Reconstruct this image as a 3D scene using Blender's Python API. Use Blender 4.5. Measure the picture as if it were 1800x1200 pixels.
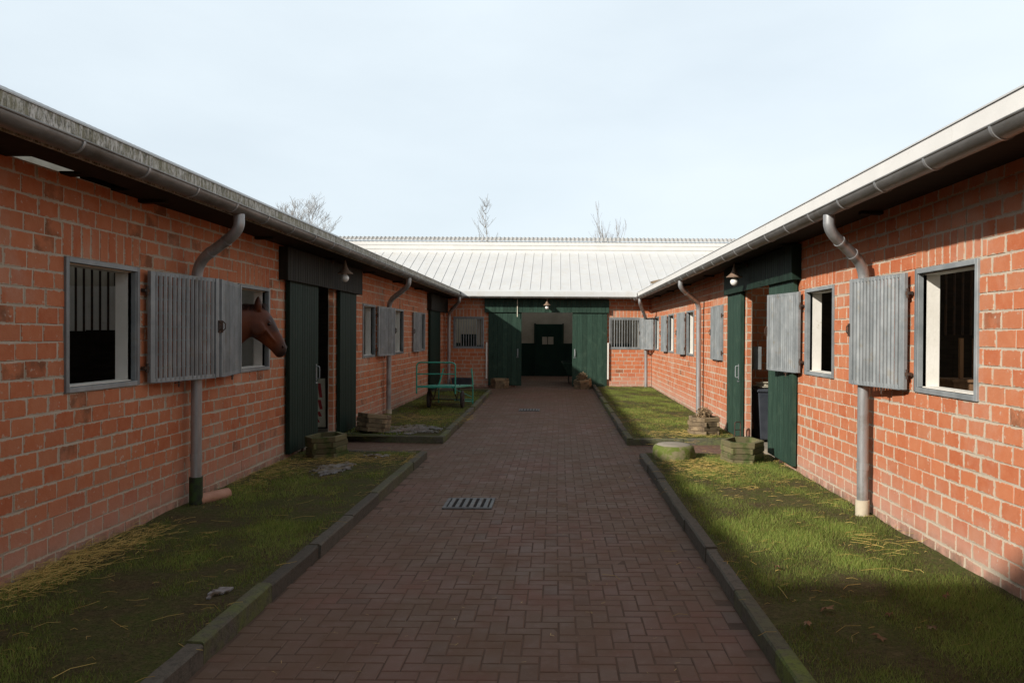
import bpy, bmesh, math, random
import numpy as np
from mathutils import Vector, Matrix, noise as mnoise
random.seed(7); rng = np.random.default_rng(7)
R = math.radians
for o in list(bpy.data.objects): bpy.data.objects.remove(o)
scn = bpy.context.scene; col = scn.collection

# ------------------------------------------------------------------ camera
cd = bpy.data.cameras.new('camera'); cam = bpy.data.objects.new('camera', cd); col.objects.link(cam)
cam.matrix_world = Matrix.Translation((0, 0, 1.75)) @ Matrix.Rotation(R(90-0.49), 4, 'X') @ Matrix.Rotation(0.006, 4, 'Z')
cd.sensor_width = 36; cd.lens = 28.0; cd.shift_x = -82/1800; cd.clip_end = 600; cd.clip_start = .05
scn.camera = cam
scn.view_settings.view_transform = 'Standard'; scn.view_settings.look = 'None'; scn.view_settings.gamma = 1
scn.view_settings.exposure = 0.14

# ------------------------------------------------------------------ sun and sky
S = Vector((1, .86, -.66)).normalized()
sl = bpy.data.lights.new('sun', 'SUN'); sun = bpy.data.objects.new('sun', sl); col.objects.link(sun)
sl.energy = 5.0; sl.angle = R(1.2); sl.color = (1, .93, .83)
sun.rotation_euler = S.to_track_quat('-Z', 'Y').to_euler()
W = bpy.data.worlds.new("World"); scn.world = W; W.use_nodes = True
nt = W.node_tree; N = nt.nodes; L = nt.links; N.clear()
out = N.new('ShaderNodeOutputWorld'); bg = N.new('ShaderNodeBackground'); bg.inputs[1].default_value = .1
sky = N.new('ShaderNodeTexSky'); sky.sky_type = 'NISHITA'; sky.sun_disc = False
sky.sun_elevation = math.asin(-S.z); sky.sun_rotation = math.atan2(-S.x, -S.y) % (2*math.pi)
sky.air_density = 1.0; sky.dust_density = 1.5
tc = N.new('ShaderNodeTexCoord'); mp = N.new('ShaderNodeMapping'); mp.inputs['Scale'].default_value = (1.2, .8, 3.2)
mp.inputs['Rotation'].default_value = (0, R(8), R(25))
nz = N.new('ShaderNodeTexNoise'); nz.inputs['Scale'].default_value = 1.5; nz.inputs['Detail'].default_value = 7; nz.inputs['Roughness'].default_value = .5
mr = N.new('ShaderNodeMapRange'); mr.inputs[1].default_value = .36; mr.inputs[2].default_value = .66; mr.inputs[3].default_value = .80; mr.inputs[4].default_value = .98
cm = N.new('ShaderNodeMix'); cm.data_type = 'RGBA'; cm.inputs[7].default_value = (8.0, 8.95, 9.6, 1)
L.new(tc.outputs['Generated'], mp.inputs[0]); L.new(mp.outputs[0], nz.inputs['Vector']); L.new(nz.outputs[0], mr.inputs[0])
sx_ = N.new('ShaderNodeSeparateXYZ'); L.new(tc.outputs['Generated'], sx_.inputs[0])
el = N.new('ShaderNodeMapRange'); L.new(sx_.outputs[2], el.inputs[0]); el.inputs[1].default_value = .42; el.inputs[2].default_value = .85; el.inputs[3].default_value = 0; el.inputs[4].default_value = 1
zm = N.new('ShaderNodeMix'); zm.data_type = 'RGBA'; zm.inputs[7].default_value = (3.3, 3.3, 3.3, 1)   # sky dimmed overhead and behind the camera to cut ambient light
sb = N.new('ShaderNodeMapRange'); L.new(sx_.outputs[1], sb.inputs[0]); sb.inputs[1].default_value = .05; sb.inputs[2].default_value = -.45; sb.inputs[3].default_value = 0; sb.inputs[4].default_value = .6
mxx = N.new('ShaderNodeMath'); mxx.operation = 'MAXIMUM'; L.new(el.outputs[0], mxx.inputs[0]); L.new(sb.outputs[0], mxx.inputs[1])
L.new(mxx.outputs[0], zm.inputs[0]); L.new(cm.outputs[2], zm.inputs[6]); L.new(mr.outputs[0], cm.inputs[0]); L.new(sky.outputs[0], cm.inputs[6]); L.new(zm.outputs[2], bg.inputs[0]); L.new(bg.outputs[0], out.inputs[0])

# ------------------------------------------------------------------ materials
def newmat(name):
    m = bpy.data.materials.new(name); m.use_nodes = True
    n = m.node_tree.nodes; b = n['Principled BSDF']; return m, n, m.node_tree.links, b
def mixc(n, l, fac, a, b, mode='MIX'):
    x = n.new('ShaderNodeMix'); x.data_type = 'RGBA'; x.blend_type = mode
    for s, v in ((0, fac), (6, a), (7, b)):
        if hasattr(v, 'type'): l.new(v, x.inputs[s])
        else: x.inputs[s].default_value = v if s == 0 else (*v, 1)
    return x.outputs[2]
def noise_n(n, l, scale, detail=4, rough=.55, vec=None, sc=None):
    t = n.new('ShaderNodeTexNoise'); t.inputs['Scale'].default_value = scale; t.inputs['Detail'].default_value = detail; t.inputs['Roughness'].default_value = rough
    if vec is None:
        c = n.new('ShaderNodeTexCoord'); vec = c.outputs['Object']
    if sc:
        mpn = n.new('ShaderNodeMapping'); mpn.inputs['Scale'].default_value = sc; l.new(vec, mpn.inputs[0]); vec = mpn.outputs[0]
    l.new(vec, t.inputs['Vector']); return t.outputs[0]
def ramp(n, l, v, a, b, lo=0., hi=1.):
    m = n.new('ShaderNodeMapRange'); l.new(v, m.inputs[0])
    for i, k in enumerate((a, b, lo, hi)): m.inputs[i+1].default_value = k
    return m.outputs[0]
def mul(n, l, a, b, op='MULTIPLY'):
    m = n.new('ShaderNodeMath'); m.operation = op
    for i, v in enumerate((a, b)):
        if hasattr(v, 'type'): l.new(v, m.inputs[i])
        else: m.inputs[i].default_value = v
    m.use_clamp = op != 'SUBTRACT' and op != 'ADD'
    return m.outputs[0]
def bump(n, l, b, h, dist=.003, st=.6):
    x = n.new('ShaderNodeBump'); x.inputs['Distance'].default_value = dist; x.inputs['Strength'].default_value = st
    l.new(h, x.inputs['Height']); l.new(x.outputs[0], b.inputs['Normal'])
def attr(n, l):
    a = n.new('ShaderNodeAttribute'); a.attribute_name = 'Col'; s = n.new('ShaderNodeSeparateColor'); l.new(a.outputs['Color'], s.inputs[0]); return s.outputs
def surf(name, c1, c2, rough=.7, metal=0., sc=6, stretch=None, bd=.002, bsc=60, var=0., thr=(.35, .65), spec=.5, c3=None, c3thr=(.6, .7), c3sc=3):
    m, n, l, b = newmat(name)
    f = ramp(n, l, noise_n(n, l, sc, 6, .6, sc=stretch), *thr)
    c = mixc(n, l, f, c1, c2)
    if c3: c = mixc(n, l, ramp(n, l, noise_n(n, l, c3sc, 8, .65), *c3thr), c, c3)
    if var:
        a = attr(n, l); g = n.new('ShaderNodeCombineColor'); vv = ramp(n, l, a[0], 0, 1, 1-var, 1+var)
        for i in range(3): l.new(vv, g.inputs[i])
        c = mixc(n, l, 1., c, g.outputs[0], 'MULTIPLY')
    l.new(c, b.inputs['Base Color']); b.inputs['Roughness'].default_value = rough; b.inputs['Metallic'].default_value = metal
    b.inputs['Specular IOR Level'].default_value = spec
    if bd: bump(n, l, b, noise_n(n, l, bsc, 5, .6, sc=stretch), bd)
    return m

def brick_mat():
    m, n, l, b = newmat('brick'); a = attr(n, l)
    geo = n.new('ShaderNodeNewGeometry'); sp = n.new('ShaderNodeSeparateXYZ'); l.new(geo.outputs['Position'], sp.inputs[0]); P = geo.outputs['Position']
    c = mixc(n, l, a[0], (.43, .118, .048), (.51, .175, .080))
    c = mixc(n, l, ramp(n, l, a[2], .55, 1), c, (.45, .17, .085))
    c = mixc(n, l, ramp(n, l, noise_n(n, l, 9, 7, .7, P), .40, .75, 0, .5), c, (.55, .24, .13))
    # burnt, stained blocks
    st = mul(n, l, ramp(n, l, a[1], .80, .84), ramp(n, l, noise_n(n, l, 7, 5, .6, P), .38, .60))
    c = mixc(n, l, mul(n, l, st, .75), c, (.13, .065, .035))
    # pale lime bloom in drifting patches and along the foot
    lb = ramp(n, l, noise_n(n, l, 1.1, 7, .68, P), .52, .72, 0, .55)
    c = mixc(n, l, lb, c, (.52, .33, .25))
    foot = ramp(n, l, sp.outputs[2], .1, .75, 1, 0)
    c = mixc(n, l, mul(n, l, mul(n, l, foot, foot), ramp(n, l, noise_n(n, l, 5, 6, .7, P), .2, .6, .35, .95)), c, (.50, .31, .25))
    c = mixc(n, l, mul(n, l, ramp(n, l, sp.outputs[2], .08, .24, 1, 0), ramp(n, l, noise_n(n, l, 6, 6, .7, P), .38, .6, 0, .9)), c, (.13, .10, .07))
    # mortar smears
    c = mixc(n, l, ramp(n, l, noise_n(n, l, 16, 8, .7, P), .62, .68, 0, .75), c, (.53, .46, .38))
    c = mixc(n, l, ramp(n, l, noise_n(n, l, 60, 3, .7, P), .64, .72, 0, .4), c, (.2, .1, .06))
    ea = n.new('ShaderNodeAttribute'); ea.attribute_name = 'Col'
    eg = mul(n, l, ea.outputs['Alpha'], mul(n, l, ramp(n, l, noise_n(n, l, 28, 6, .75, P), .35, .75, -.24, .62), ramp(n, l, noise_n(n, l, 2.2, 4, .6, P), .35, .7, -.30, .22), 'ADD'), 'SUBTRACT')
    c = mixc(n, l, ramp(n, l, eg, .0, .08, .9, 0), c, (.46, .39, .30))
    l.new(c, b.inputs['Base Color']); b.inputs['Roughness'].default_value = .85; b.inputs['Specular IOR Level'].default_value = .25
    bump(n, l, b, noise_n(n, l, 45, 8, .7, P), .006, .6)
    return m
def mortar_mat():
    m, n, l, b = newmat('mortar')
    geo = n.new('ShaderNodeNewGeometry'); P = geo.outputs['Position']
    c = mixc(n, l, ramp(n, l, noise_n(n, l, 6, 6, .6, P), .35, .65), (.42, .36, .285), (.53, .46, .37))
    c = mixc(n, l, ramp(n, l, noise_n(n, l, 2, 6, .6, P), .55, .7, 0, .6), c, (.34, .26, .2))
    l.new(c, b.inputs['Base Color']); b.inputs['Roughness'].default_value = .95
    bump(n, l, b, noise_n(n, l, 90, 5, .7, P), .006, .8); return m
def paver_mat():
    m, n, l, b = newmat('paving_brick'); a = attr(n, l)
    geo = n.new('ShaderNodeNewGeometry'); P = geo.outputs['Position']
    c = mixc(n, l, a[0], (.155, .083, .062), (.168, .090, .067))
    c = mixc(n, l, ramp(n, l, a[1], .78, .95), c, (.175, .088, .065))
    c = mixc(n, l, ramp(n, l, a[2], .86, .95), c, (.13, .080, .062))
    c = mixc(n, l, ramp(n, l, noise_n(n, l, .8, 7, .65, P), .36, .56, 0, .9), c, (.135, .083, .053))
    c = mixc(n, l, ramp(n, l, noise_n(n, l, 11, 8, .75, P), .52, .7, 0, .5), c, (.2, .135, .11))
    c = mixc(n, l, ramp(n, l, noise_n(n, l, 30, 6, .75, P), .6, .72, 0, .5), c, (.07, .045, .035))
    c = mixc(n, l, ramp(n, l, noise_n(n, l, 75, 2, .5, P), .73, .77, 0, .6), c, (.3, .25, .18))
    l.new(c, b.inputs['Base Color'])
    rr = ramp(n, l, noise_n(n, l, 3, 5, .6, P), .35, .65, .62, .85); l.new(rr, b.inputs['Roughness']); b.inputs['Specular IOR Level'].default_value = .35
    bump(n, l, b, noise_n(n, l, 70, 7, .75, P), .004, .55); return m
def moss_fascia():
    m, n, l, b = newmat('mossy_fascia'); geo = n.new('ShaderNodeNewGeometry'); P = geo.outputs['Position']
    c = (.60, .59, .55)
    c = mixc(n, l, ramp(n, l, noise_n(n, l, 22, 8, .8, P, sc=(1, 1, .30)), .44, .56, 0, .85), c, (.17, .155, .085))
    c = mixc(n, l, ramp(n, l, noise_n(n, l, 60, 5, .7, P, sc=(1, 1, .4)), .50, .60, 0, .8), c, (.08, .075, .055))
    c = mixc(n, l, ramp(n, l, noise_n(n, l, 3, 5, .6, P), .5, .7, 0, .45), c, (.21, .2, .09))
    l.new(c, b.inputs['Base Color']); b.inputs['Roughness'].default_value = .8; return m
def soil_mat():
    m, n, l, b = newmat('soil'); geo = n.new('ShaderNodeNewGeometry'); P = geo.outputs['Position']
    c = mixc(n, l, ramp(n, l, noise_n(n, l, 2.2, 8, .7, P), .38, .62), (.080, .062, .034), (.070, .095, .022))
    c = mixc(n, l, ramp(n, l, noise_n(n, l, 22, 8, .75, P), .45, .65, 0, .75), c, (.15, .12, .06))
    c = mixc(n, l, ramp(n, l, noise_n(n, l, 60, 4, .7, P), .52, .62, 0, .7), c, (.03, .024, .016))
    l.new(c, b.inputs['Base Color']); b.inputs['Roughness'].default_value = .95; b.inputs['Specular IOR Level'].default_value = .1
    bump(n, l, b, noise_n(n, l, 50, 7, .75, P), .02, .8); return m
def blade_mat(name='grass_blade', tl=.45):
    m, n, l, b = newmat(name); a = n.new('ShaderNodeAttribute'); a.attribute_name = 'Col'
    l.new(a.outputs['Color'], b.inputs['Base Color']); b.inputs['Roughness'].default_value = .75; b.inputs['Specular IOR Level'].default_value = .15
    tr = n.new('ShaderNodeBsdfTranslucent'); l.new(a.outputs['Color'], tr.inputs[0]); ms = n.new('ShaderNodeMixShader'); ms.inputs[0].default_value = tl
    l.new(b.outputs[0], ms.inputs[1]); l.new(tr.outputs[0], ms.inputs[2]); l.new(ms.outputs[0], n['Material Output'].inputs[0])
    return m
def kerb_mat():
    m, n, l, b = newmat('kerb_concrete'); a = attr(n, l); geo = n.new('ShaderNodeNewGeometry'); P = geo.outputs['Position']
    c = mixc(n, l, a[0], (.075, .066, .052), (.125, .112, .09))
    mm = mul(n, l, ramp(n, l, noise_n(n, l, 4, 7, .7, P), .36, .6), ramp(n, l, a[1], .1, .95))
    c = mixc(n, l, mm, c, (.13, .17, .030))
    c = mixc(n, l, ramp(n, l, noise_n(n, l, 25, 7, .75, P), .48, .66, 0, .7), c, (.035, .032, .024))
    l.new(c, b.inputs['Base Color']); b.inputs['Roughness'].default_value = .9
    bump(n, l, b, noise_n(n, l, 60, 7, .7, P), .008, .8); return m

M = {}
M['brick'] = brick_mat(); M['mortar'] = mortar_mat(); M['paver'] = paver_mat(); M['moss_fascia'] = moss_fascia()
M['soil'] = soil_mat(); M['blade'] = blade_mat(); M['straw'] = blade_mat('straw_stalk', .05); M['kerb'] = kerb_mat()
M['joint'] = surf('joint_dirt', (.07, .043, .03), (.13, .078, .053), .95, sc=3, bd=.004, bsc=90)
M['concrete'] = surf('concrete', (.22, .19, .15), (.30, .27, .22), .9, sc=3, bd=.004)
M['white'] = surf('whitewash', (.70, .68, .62), (.78, .76, .71), .8, sc=4, bd=.004, bsc=30, c3=(.36, .31, .20), c3thr=(.62, .8), c3sc=9)
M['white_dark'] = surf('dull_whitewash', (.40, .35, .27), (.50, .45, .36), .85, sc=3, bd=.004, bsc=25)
M['roof'] = surf('white_roof_sheet', (.55, .565, .575), (.60, .615, .62), .5, sc=1.2, bd=0, c3=(.54, .53, .50), c3thr=(.50, .75), c3sc=4)
M['fascia'] = surf('white_fascia', (.62, .615, .595), (.67, .665, .645), .55, sc=3, bd=0, c3=(.42, .37, .29), c3thr=(.64, .74), c3sc=16)
M['ridge'] = surf('ridge_sheet', (.34, .34, .33), (.42, .42, .41), .5, sc=8, bd=0)
M['seam'] = surf('roof_seam', (.46, .47, .475), (.52, .53, .535), .5, sc=8, bd=0)
M['zinc'] = surf('zinc_gutter', (.16, .155, .145), (.24, .235, .225), .45, metal=.55, sc=5, stretch=(3, .6, 3), bd=.0006, bsc=20, c3=(.10, .085, .065), c3thr=(.5, .75))
M['zinc_pale'] = surf('zinc_pipe', (.30, .31, .32), (.42, .43, .44), .42, metal=.5, sc=6, stretch=(3, 3, .5), bd=.0006, bsc=20, c3=(.20, .18, .15), c3thr=(.55, .75))
M['galv'] = surf('galvanised_steel', (.18, .20, .21), (.27, .29, .30), .45, metal=.15, spec=.35, sc=5, bd=.0006, bsc=60, var=.30, c3=(.22, .2, .16), c3thr=(.58, .75), c3sc=6)
M['iron'] = surf('rusty_iron', (.10, .05, .03), (.05, .04, .035), .8, metal=.3, sc=20, bd=.001)
M['drain'] = surf('cast_iron', (.075, .078, .08), (.14, .143, .146), .55, metal=.5, sc=12, bd=.002, c3=(.13, .08, .05))
M['pit_shade'] = surf('painted_pit_shade', (.008, .007, .006), (.012, .01, .009), 1, bd=0)
M['timber'] = surf('dark_timber', (.018, .013, .009), (.030, .022, .015), .8, sc=5, stretch=(1, 6, 6), bd=.002, spec=.15)
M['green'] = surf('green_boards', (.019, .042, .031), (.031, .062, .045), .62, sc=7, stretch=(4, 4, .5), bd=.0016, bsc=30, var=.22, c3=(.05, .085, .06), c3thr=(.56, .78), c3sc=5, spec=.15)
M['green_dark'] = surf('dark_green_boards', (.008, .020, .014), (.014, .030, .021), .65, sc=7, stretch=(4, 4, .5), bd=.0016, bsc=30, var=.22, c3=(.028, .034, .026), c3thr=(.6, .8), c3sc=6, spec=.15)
M['brown_black'] = surf('dark_header_boards', (.016, .015, .012), (.026, .024, .018), .7, sc=7, stretch=(4, 4, .5), bd=.0016, bsc=30, var=.25, spec=.15)
M['green_paint'] = surf('cart_paint', (.025, .30, .23), (.05, .38, .28), .4, sc=14, bd=0, c3=(.10, .12, .09), c3thr=(.6, .72), c3sc=14)
M['rubber'] = surf('rubber', (.02, .017, .016), (.045, .037, .034), .85, sc=15, bd=.002)
M['wood_old'] = surf('weathered_wood', (.17, .12, .065), (.27, .20, .12), .85, sc=8, stretch=(1, 1, 6), bd=.003, bsc=40, var=.3, c3=(.075, .05, .03), c3thr=(.5, .68), c3sc=8)
M['wood_moss'] = surf('mossy_wood', (.115, .10, .05), (.18, .15, .075), .9, sc=6, bd=.004, bsc=50, var=.3, c3=(.05, .075, .014), c3thr=(.46, .62), c3sc=6)
M['wood_brown'] = surf('brown_wood', (.16, .085, .04), (.24, .13, .065), .8, sc=6, stretch=(4, 4, .6), bd=.002, var=.2)
M['stone_moss'] = surf('mossy_stone', (.20, .175, .10), (.14, .14, .05), .92, sc=5, bd=.02, bsc=22, c3=(.10, .13, .02), c3thr=(.44, .54), c3sc=7)
M['copper'] = surf('lamp_hood', (.20, .13, .09), (.30, .21, .15), .6, metal=.2, sc=16, bd=.0008)
M['glass_white'] = surf('opal_glass', (.80, .79, .75), (.84, .83, .80), .25, bd=0)
M['clay'] = surf('clay_pipe', (.44, .22, .15), (.52, .29, .20), .7, sc=8, bd=.001)
M['cream_pipe'] = surf('cream_pipe', (.46, .40, .30), (.56, .50, .38), .7, sc=8, bd=.001)
M['black_moss'] = surf('mossy_black_pipe', (.012, .014, .012), (.03, .07, .012), .7, sc=12, bd=.001)
M['plastic'] = surf('black_plastic', (.028, .034, .045), (.045, .052, .065), .5, sc=6, bd=0)
M['paper'] = surf('paper', (.62, .57, .44), (.74, .70, .60), .9, sc=12, bd=0)
M['red'] = surf('red_print', (.42, .03, .035), (.5, .05, .05), .6, bd=0)
M['ice'] = surf('old_ice', (.24, .24, .25), (.42, .43, .46), .30, sc=9, bd=.006, bsc=40, c3=(.085, .07, .045), c3thr=(.42, .56), c3sc=14)
M['dark_green_paint'] = surf('dado_paint', (.010, .030, .022), (.014, .040, .028), .5, sc=3, bd=.001, spec=.15)
M['dry_bush'] = surf('dry_twigs', (.20, .13, .07), (.30, .21, .12), .9, sc=20, bd=0, var=.35)
M['bark'] = surf('bark', (.22, .20, .185), (.30, .28, .26), .9, sc=10, bd=0)  # lightened tone, distance haze mixed into the colour
M['leaf_dry'] = surf('dry_leaf', (.22, .12, .06), (.30, .18, .10), .85, sc=20, bd=0, var=.2)
M['eye'] = surf('horse_eye', (.008, .005, .004), (.012, .008, .006), .08, bd=0)
M['mane'] = surf('horse_mane', (.028, .010, .006), (.05, .016, .008), .6, sc=40, bd=0)
M['rope'] = surf('orange_twine', (.5, .2, .05), (.55, .25, .08), .8, bd=0)
M['ground'] = surf('earth', (.07, .06, .03), (.06, .075, .025), .95, sc=.5, bd=0)
M['unseen_barn'] = surf('unseen_barn_brick', (.33, .11, .07), (.40, .16, .10), .9, sc=3, bd=0)

# ------------------------------------------------------------------ mesh builder
class Frame:
    def __init__(s, O, A, D): s.O = Vector(O); s.A = Vector(A); s.D = Vector(D)
    def __call__(s, a, z, d): return s.O + s.A*a + Vector((0, 0, z)) + s.D*d
class MB:
    def __init__(s): s.v = []; s.f = []; s.m = []; s.c = []
    def add(s, vs, fs, m=0, c=None):
        k = len(s.v); s.v += [tuple(p) for p in vs]; s.f += [tuple(i+k for i in f) for f in fs]; s.m += [m]*len(fs)
        c = c or (random.random(), random.random(), random.random(), 1); s.c += [c]*len(vs)
    BF = [(0, 3, 2, 1), (4, 5, 6, 7), (0, 1, 5, 4), (1, 2, 6, 5), (2, 3, 7, 6), (3, 0, 4, 7)]
    def box(s, x0, x1, y0, y1, z0, z1, m=0, c=None):
        s.add([(x0, y0, z0), (x1, y0, z0), (x1, y1, z0), (x0, y1, z0), (x0, y0, z1), (x1, y0, z1), (x1, y1, z1), (x0, y1, z1)], s.BF, m, c)
    def obox(s, F, a0, a1, z0, z1, d0, d1, m=0, c=None):
        s.add([F(a0, z0, d0), F(a1, z0, d0), F(a1, z0, d1), F(a0, z0, d1), F(a0, z1, d0), F(a1, z1, d0), F(a1, z1, d1), F(a0, z1, d1)], s.BF, m, c)
    def block(s, F, a0, a1, z0, z1, d0, d1, ch=.004, m=0, c=None, jit=0., edge=False):
        j = lambda: random.uniform(-jit, jit)
        q = [(a0+j(), z0+j()), (a1+j(), z0+j()), (a1+j(), z1+j()), (a0+j(), z1+j())]
        mx, mz = (a0+a1)/2, (z0+z1)/2
        ins = [(x+(ch if x < mx else -ch), z+(ch if z < mz else -ch)) for x, z in q]
        vs = [F(x, z, d0) for x, z in q]+[F(x, z, d1-ch) for x, z in q]+[F(x, z, d1) for x, z in ins]
        fs = []
        for k in (0, 4):
            for i in range(4): fs.append((k+i, k+(i+1) % 4, k+4+(i+1) % 4, k+4+i))
        if edge:
            e2 = ch+.022; ins2 = [(x+(e2 if x < mx else -e2), z+(e2 if z < mz else -e2)) for x, z in q]
            if abs(a1-a0) > .06 and abs(z1-z0) > .06:
                vs += [F(x, z, d1) for x, z in ins2]; fs += [(8+i, 8+(i+1) % 4, 12+(i+1) % 4, 12+i) for i in range(4)]+[(12, 13, 14, 15)]
                s.add(vs, fs, m, c); s.c[-16:] = [(c[0], c[1], c[2], 0)]*12+[(c[0], c[1], c[2], 1)]*4; return
        fs.append((8, 9, 10, 11)); s.add(vs, fs, m, c)
    def tube(s, pts, r, n=10, m=0, cap=True, c=None):
        pts = [Vector(p) for p in pts]; rr = r if isinstance(r, (list, tuple)) else [r]*len(pts)
        t0 = (pts[1]-pts[0]).normalized(); up = Vector((0, 0, 1)) if abs(t0.z) < .9 else Vector((1, 0, 0))
        u = t0.cross(up).normalized(); vs = []; 
        for i, p in enumerate(pts):
            t = ((pts[i+1]-p).normalized() if i < len(pts)-1 else Vector((0, 0, 0)))+((p-pts[i-1]).normalized() if i > 0 else Vector((0, 0, 0)))
            t = t.normalized(); u = (u-t*u.dot(t)).normalized(); w = t.cross(u)
            for k in range(n):
                a = 2*math.pi*k/n; vs.append(p+(u*math.cos(a)+w*math.sin(a))*rr[i])
        fs = []
        for i in range(len(pts)-1):
            for k in range(n): fs.append((i*n+k, i*n+(k+1) % n, (i+1)*n+(k+1) % n, (i+1)*n+k))
        if cap: fs.append(tuple(range(n))[::-1]); fs.append(tuple((len(pts)-1)*n+k for k in range(n)))
        s.add(vs, fs, m, c)
    def lathe(s, prof, cx, cy, n=20, m=0, c=None, wob=0.):
        vs = []; fs = []
        for i, (r, z) in enumerate(prof):
            for k in range(n):
                a = 2*math.pi*k/n; q = r*(1+wob*math.sin(3*a+i)+wob*.6*math.sin(7*a+2*i)); vs.append((cx+q*math.cos(a), cy+q*math.sin(a), z))
        for i in range(len(prof)-1):
            for k in range(n): fs.append((i*n+k, i*n+(k+1) % n, (i+1)*n+(k+1) % n, (i+1)*n+k))
        fs.append(tuple(range(n))[::-1]); fs.append(tuple((len(prof)-1)*n+k for k in range(n)))
        s.add(vs, fs, m, c)
    def build(s, name, mats, parent=None, smooth=False, ang=40, rel=True):
        me = bpy.data.meshes.new(name); o = bpy.data.objects.new(name, me); col.objects.link(o)
        org = Vector((0, 0, 0))
        if parent:
            o.parent = parent
            if rel:
                r = parent
                while r.parent: r = r.parent
                org = r.location
        me.from_pydata([(x-org.x, y-org.y, z-org.z) for x, y, z in s.v], [], s.f)
        for k in (mats if isinstance(mats, (list, tuple)) else [mats]): me.materials.append(M[k])
        me.polygons.foreach_set('material_index', s.m)
        ca = me.color_attributes.new('Col', 'FLOAT_COLOR', 'POINT'); ca.data.foreach_set('color', [x for c in s.c for x in c])
        if smooth:
            me.polygons.foreach_set('use_smooth', [True]*len(s.f))
            try: me.set_sharp_from_angle(angle=R(ang))
            except Exception: pass
        me.update(); return o
def tag(o, label=None, cat=None, group=None, kind=None):
    for k, v in (('label', label), ('category', cat), ('group', group), ('kind', kind)):
        if v: o[k] = v
    return o
def empty(name, loc, rz=0, label=None, cat=None, group=None):
    o = bpy.data.objects.new(name, None); col.objects.link(o); o.location = loc; o.rotation_euler.z = rz; o.empty_display_size = .1
    return tag(o, label, cat, group)
def copy_tree(o, parent=None):
    c = o.copy(); col.objects.link(c); c.parent = parent
    for ch in list(o.children): copy_tree(ch, c)
    return c
def fillet(pts, r=.07, n=5):
    pts = [Vector(p) for p in pts]; res = [pts[0]]
    for i in range(1, len(pts)-1):
        a, b, c = pts[i-1], pts[i], pts[i+1]; d0 = min(r, (a-b).length*.48); d1 = min(r, (c-b).length*.48)
        p0 = b+(a-b).normalized()*d0; p1 = b+(c-b).normalized()*d1
        for k in range(n+1):
            t = k/n; res.append(p0*(1-t)**2+b*2*t*(1-t)+p1*t*t)
    return res+[pts[-1]]

XL, XR, YB = -3.6, 2.93, 25.2
LAWN = .095
def gz(y): return 0.0 if y < 15 else .085*min(1, (y-15)/9)

# ------------------------------------------------------------------ the setting
g = MB(); g.add([(-400, -400, -.06), (400, -400, -.06), (400, 400, -.06), (-400, 400, -.06)], [(0, 1, 2, 3)]); tag(g.build('ground', 'ground'), kind='structure')
# path: joint bed + herringbone pavers, one sheet
def on_path(x, y):
    if y < 1.5: return False
    if -1.86 <= x <= 1.14 and y < 25.2: return True
    if 11.22 < y < 12.78 and -3.58 < x < 2.9: return True
    if 22.85 < y < 25.2 and -3.58 < x < 0: return True
    if 25.2 <= y < 32 and -5 < x < 5: return True
    if 10.5 < y < 13 and (-5.6 < x <= -3.58 or 2.9 <= x < 5): return True
    return False
pv = MB(); a = .103
grid = lambda n, m, f: None
nx, ny = 60, 150
vs = []; fs = []
for j in range(ny+1):
    for i in range(nx+1):
        x = -8+16*i/nx; y = -1+34*j/ny
        vs.append((x, y, gz(y)-.0033))
for j in range(ny):
    for i in range(nx): fs.append((j*(nx+1)+i, j*(nx+1)+i+1, (j+1)*(nx+1)+i+1, (j+1)*(nx+1)+i))
pv.add(vs, fs, 1)
for iy in range(10, 312):
    for ix in range(-56, 50):
        k = (ix-iy) % 4
        if k == 0: w, h = 2, 1
        elif k == 3: w, h = 1, 2
        else: continue
        x0, y0 = ix*a+.04*math.sin(iy*.05)*.3, iy*a
        cx, cy = x0+w*a/2, y0+h*a/2
        if not on_path(cx, cy): continue
        silt = mnoise.noise(Vector((cx*.7, cy*.35, 3.1)))
        gp = .0028; zz = gz(cy)+random.uniform(-.0015, .0015)+(.0 if silt < .1 else -.0015)
        tx, ty = random.uniform(-.004, .004), random.uniform(-.004, .004)
        e = .005
        P = []
        for ins, dz in ((0, -.004), (e, 0)):
            for (sx, sy) in ((-1, -1), (1, -1), (1, 1), (-1, 1)):
                px = cx+sx*(w*a/2-gp-ins)+random.uniform(-.0012, .0012); py = cy+sy*(h*a/2-gp-ins)+random.uniform(-.0012, .0012)
                P.append((px, py, zz+dz+tx*(px-cx)*6*.3+ty*(py-cy)*6*.3))
        pv.add(P, [(0, 1, 5, 4), (1, 2, 6, 5), (2, 3, 7, 6), (3, 0, 4, 7), (4, 5, 6, 7)], 0)
tag(pv.build('path', ['paver', 'joint']), kind='structure')

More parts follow.
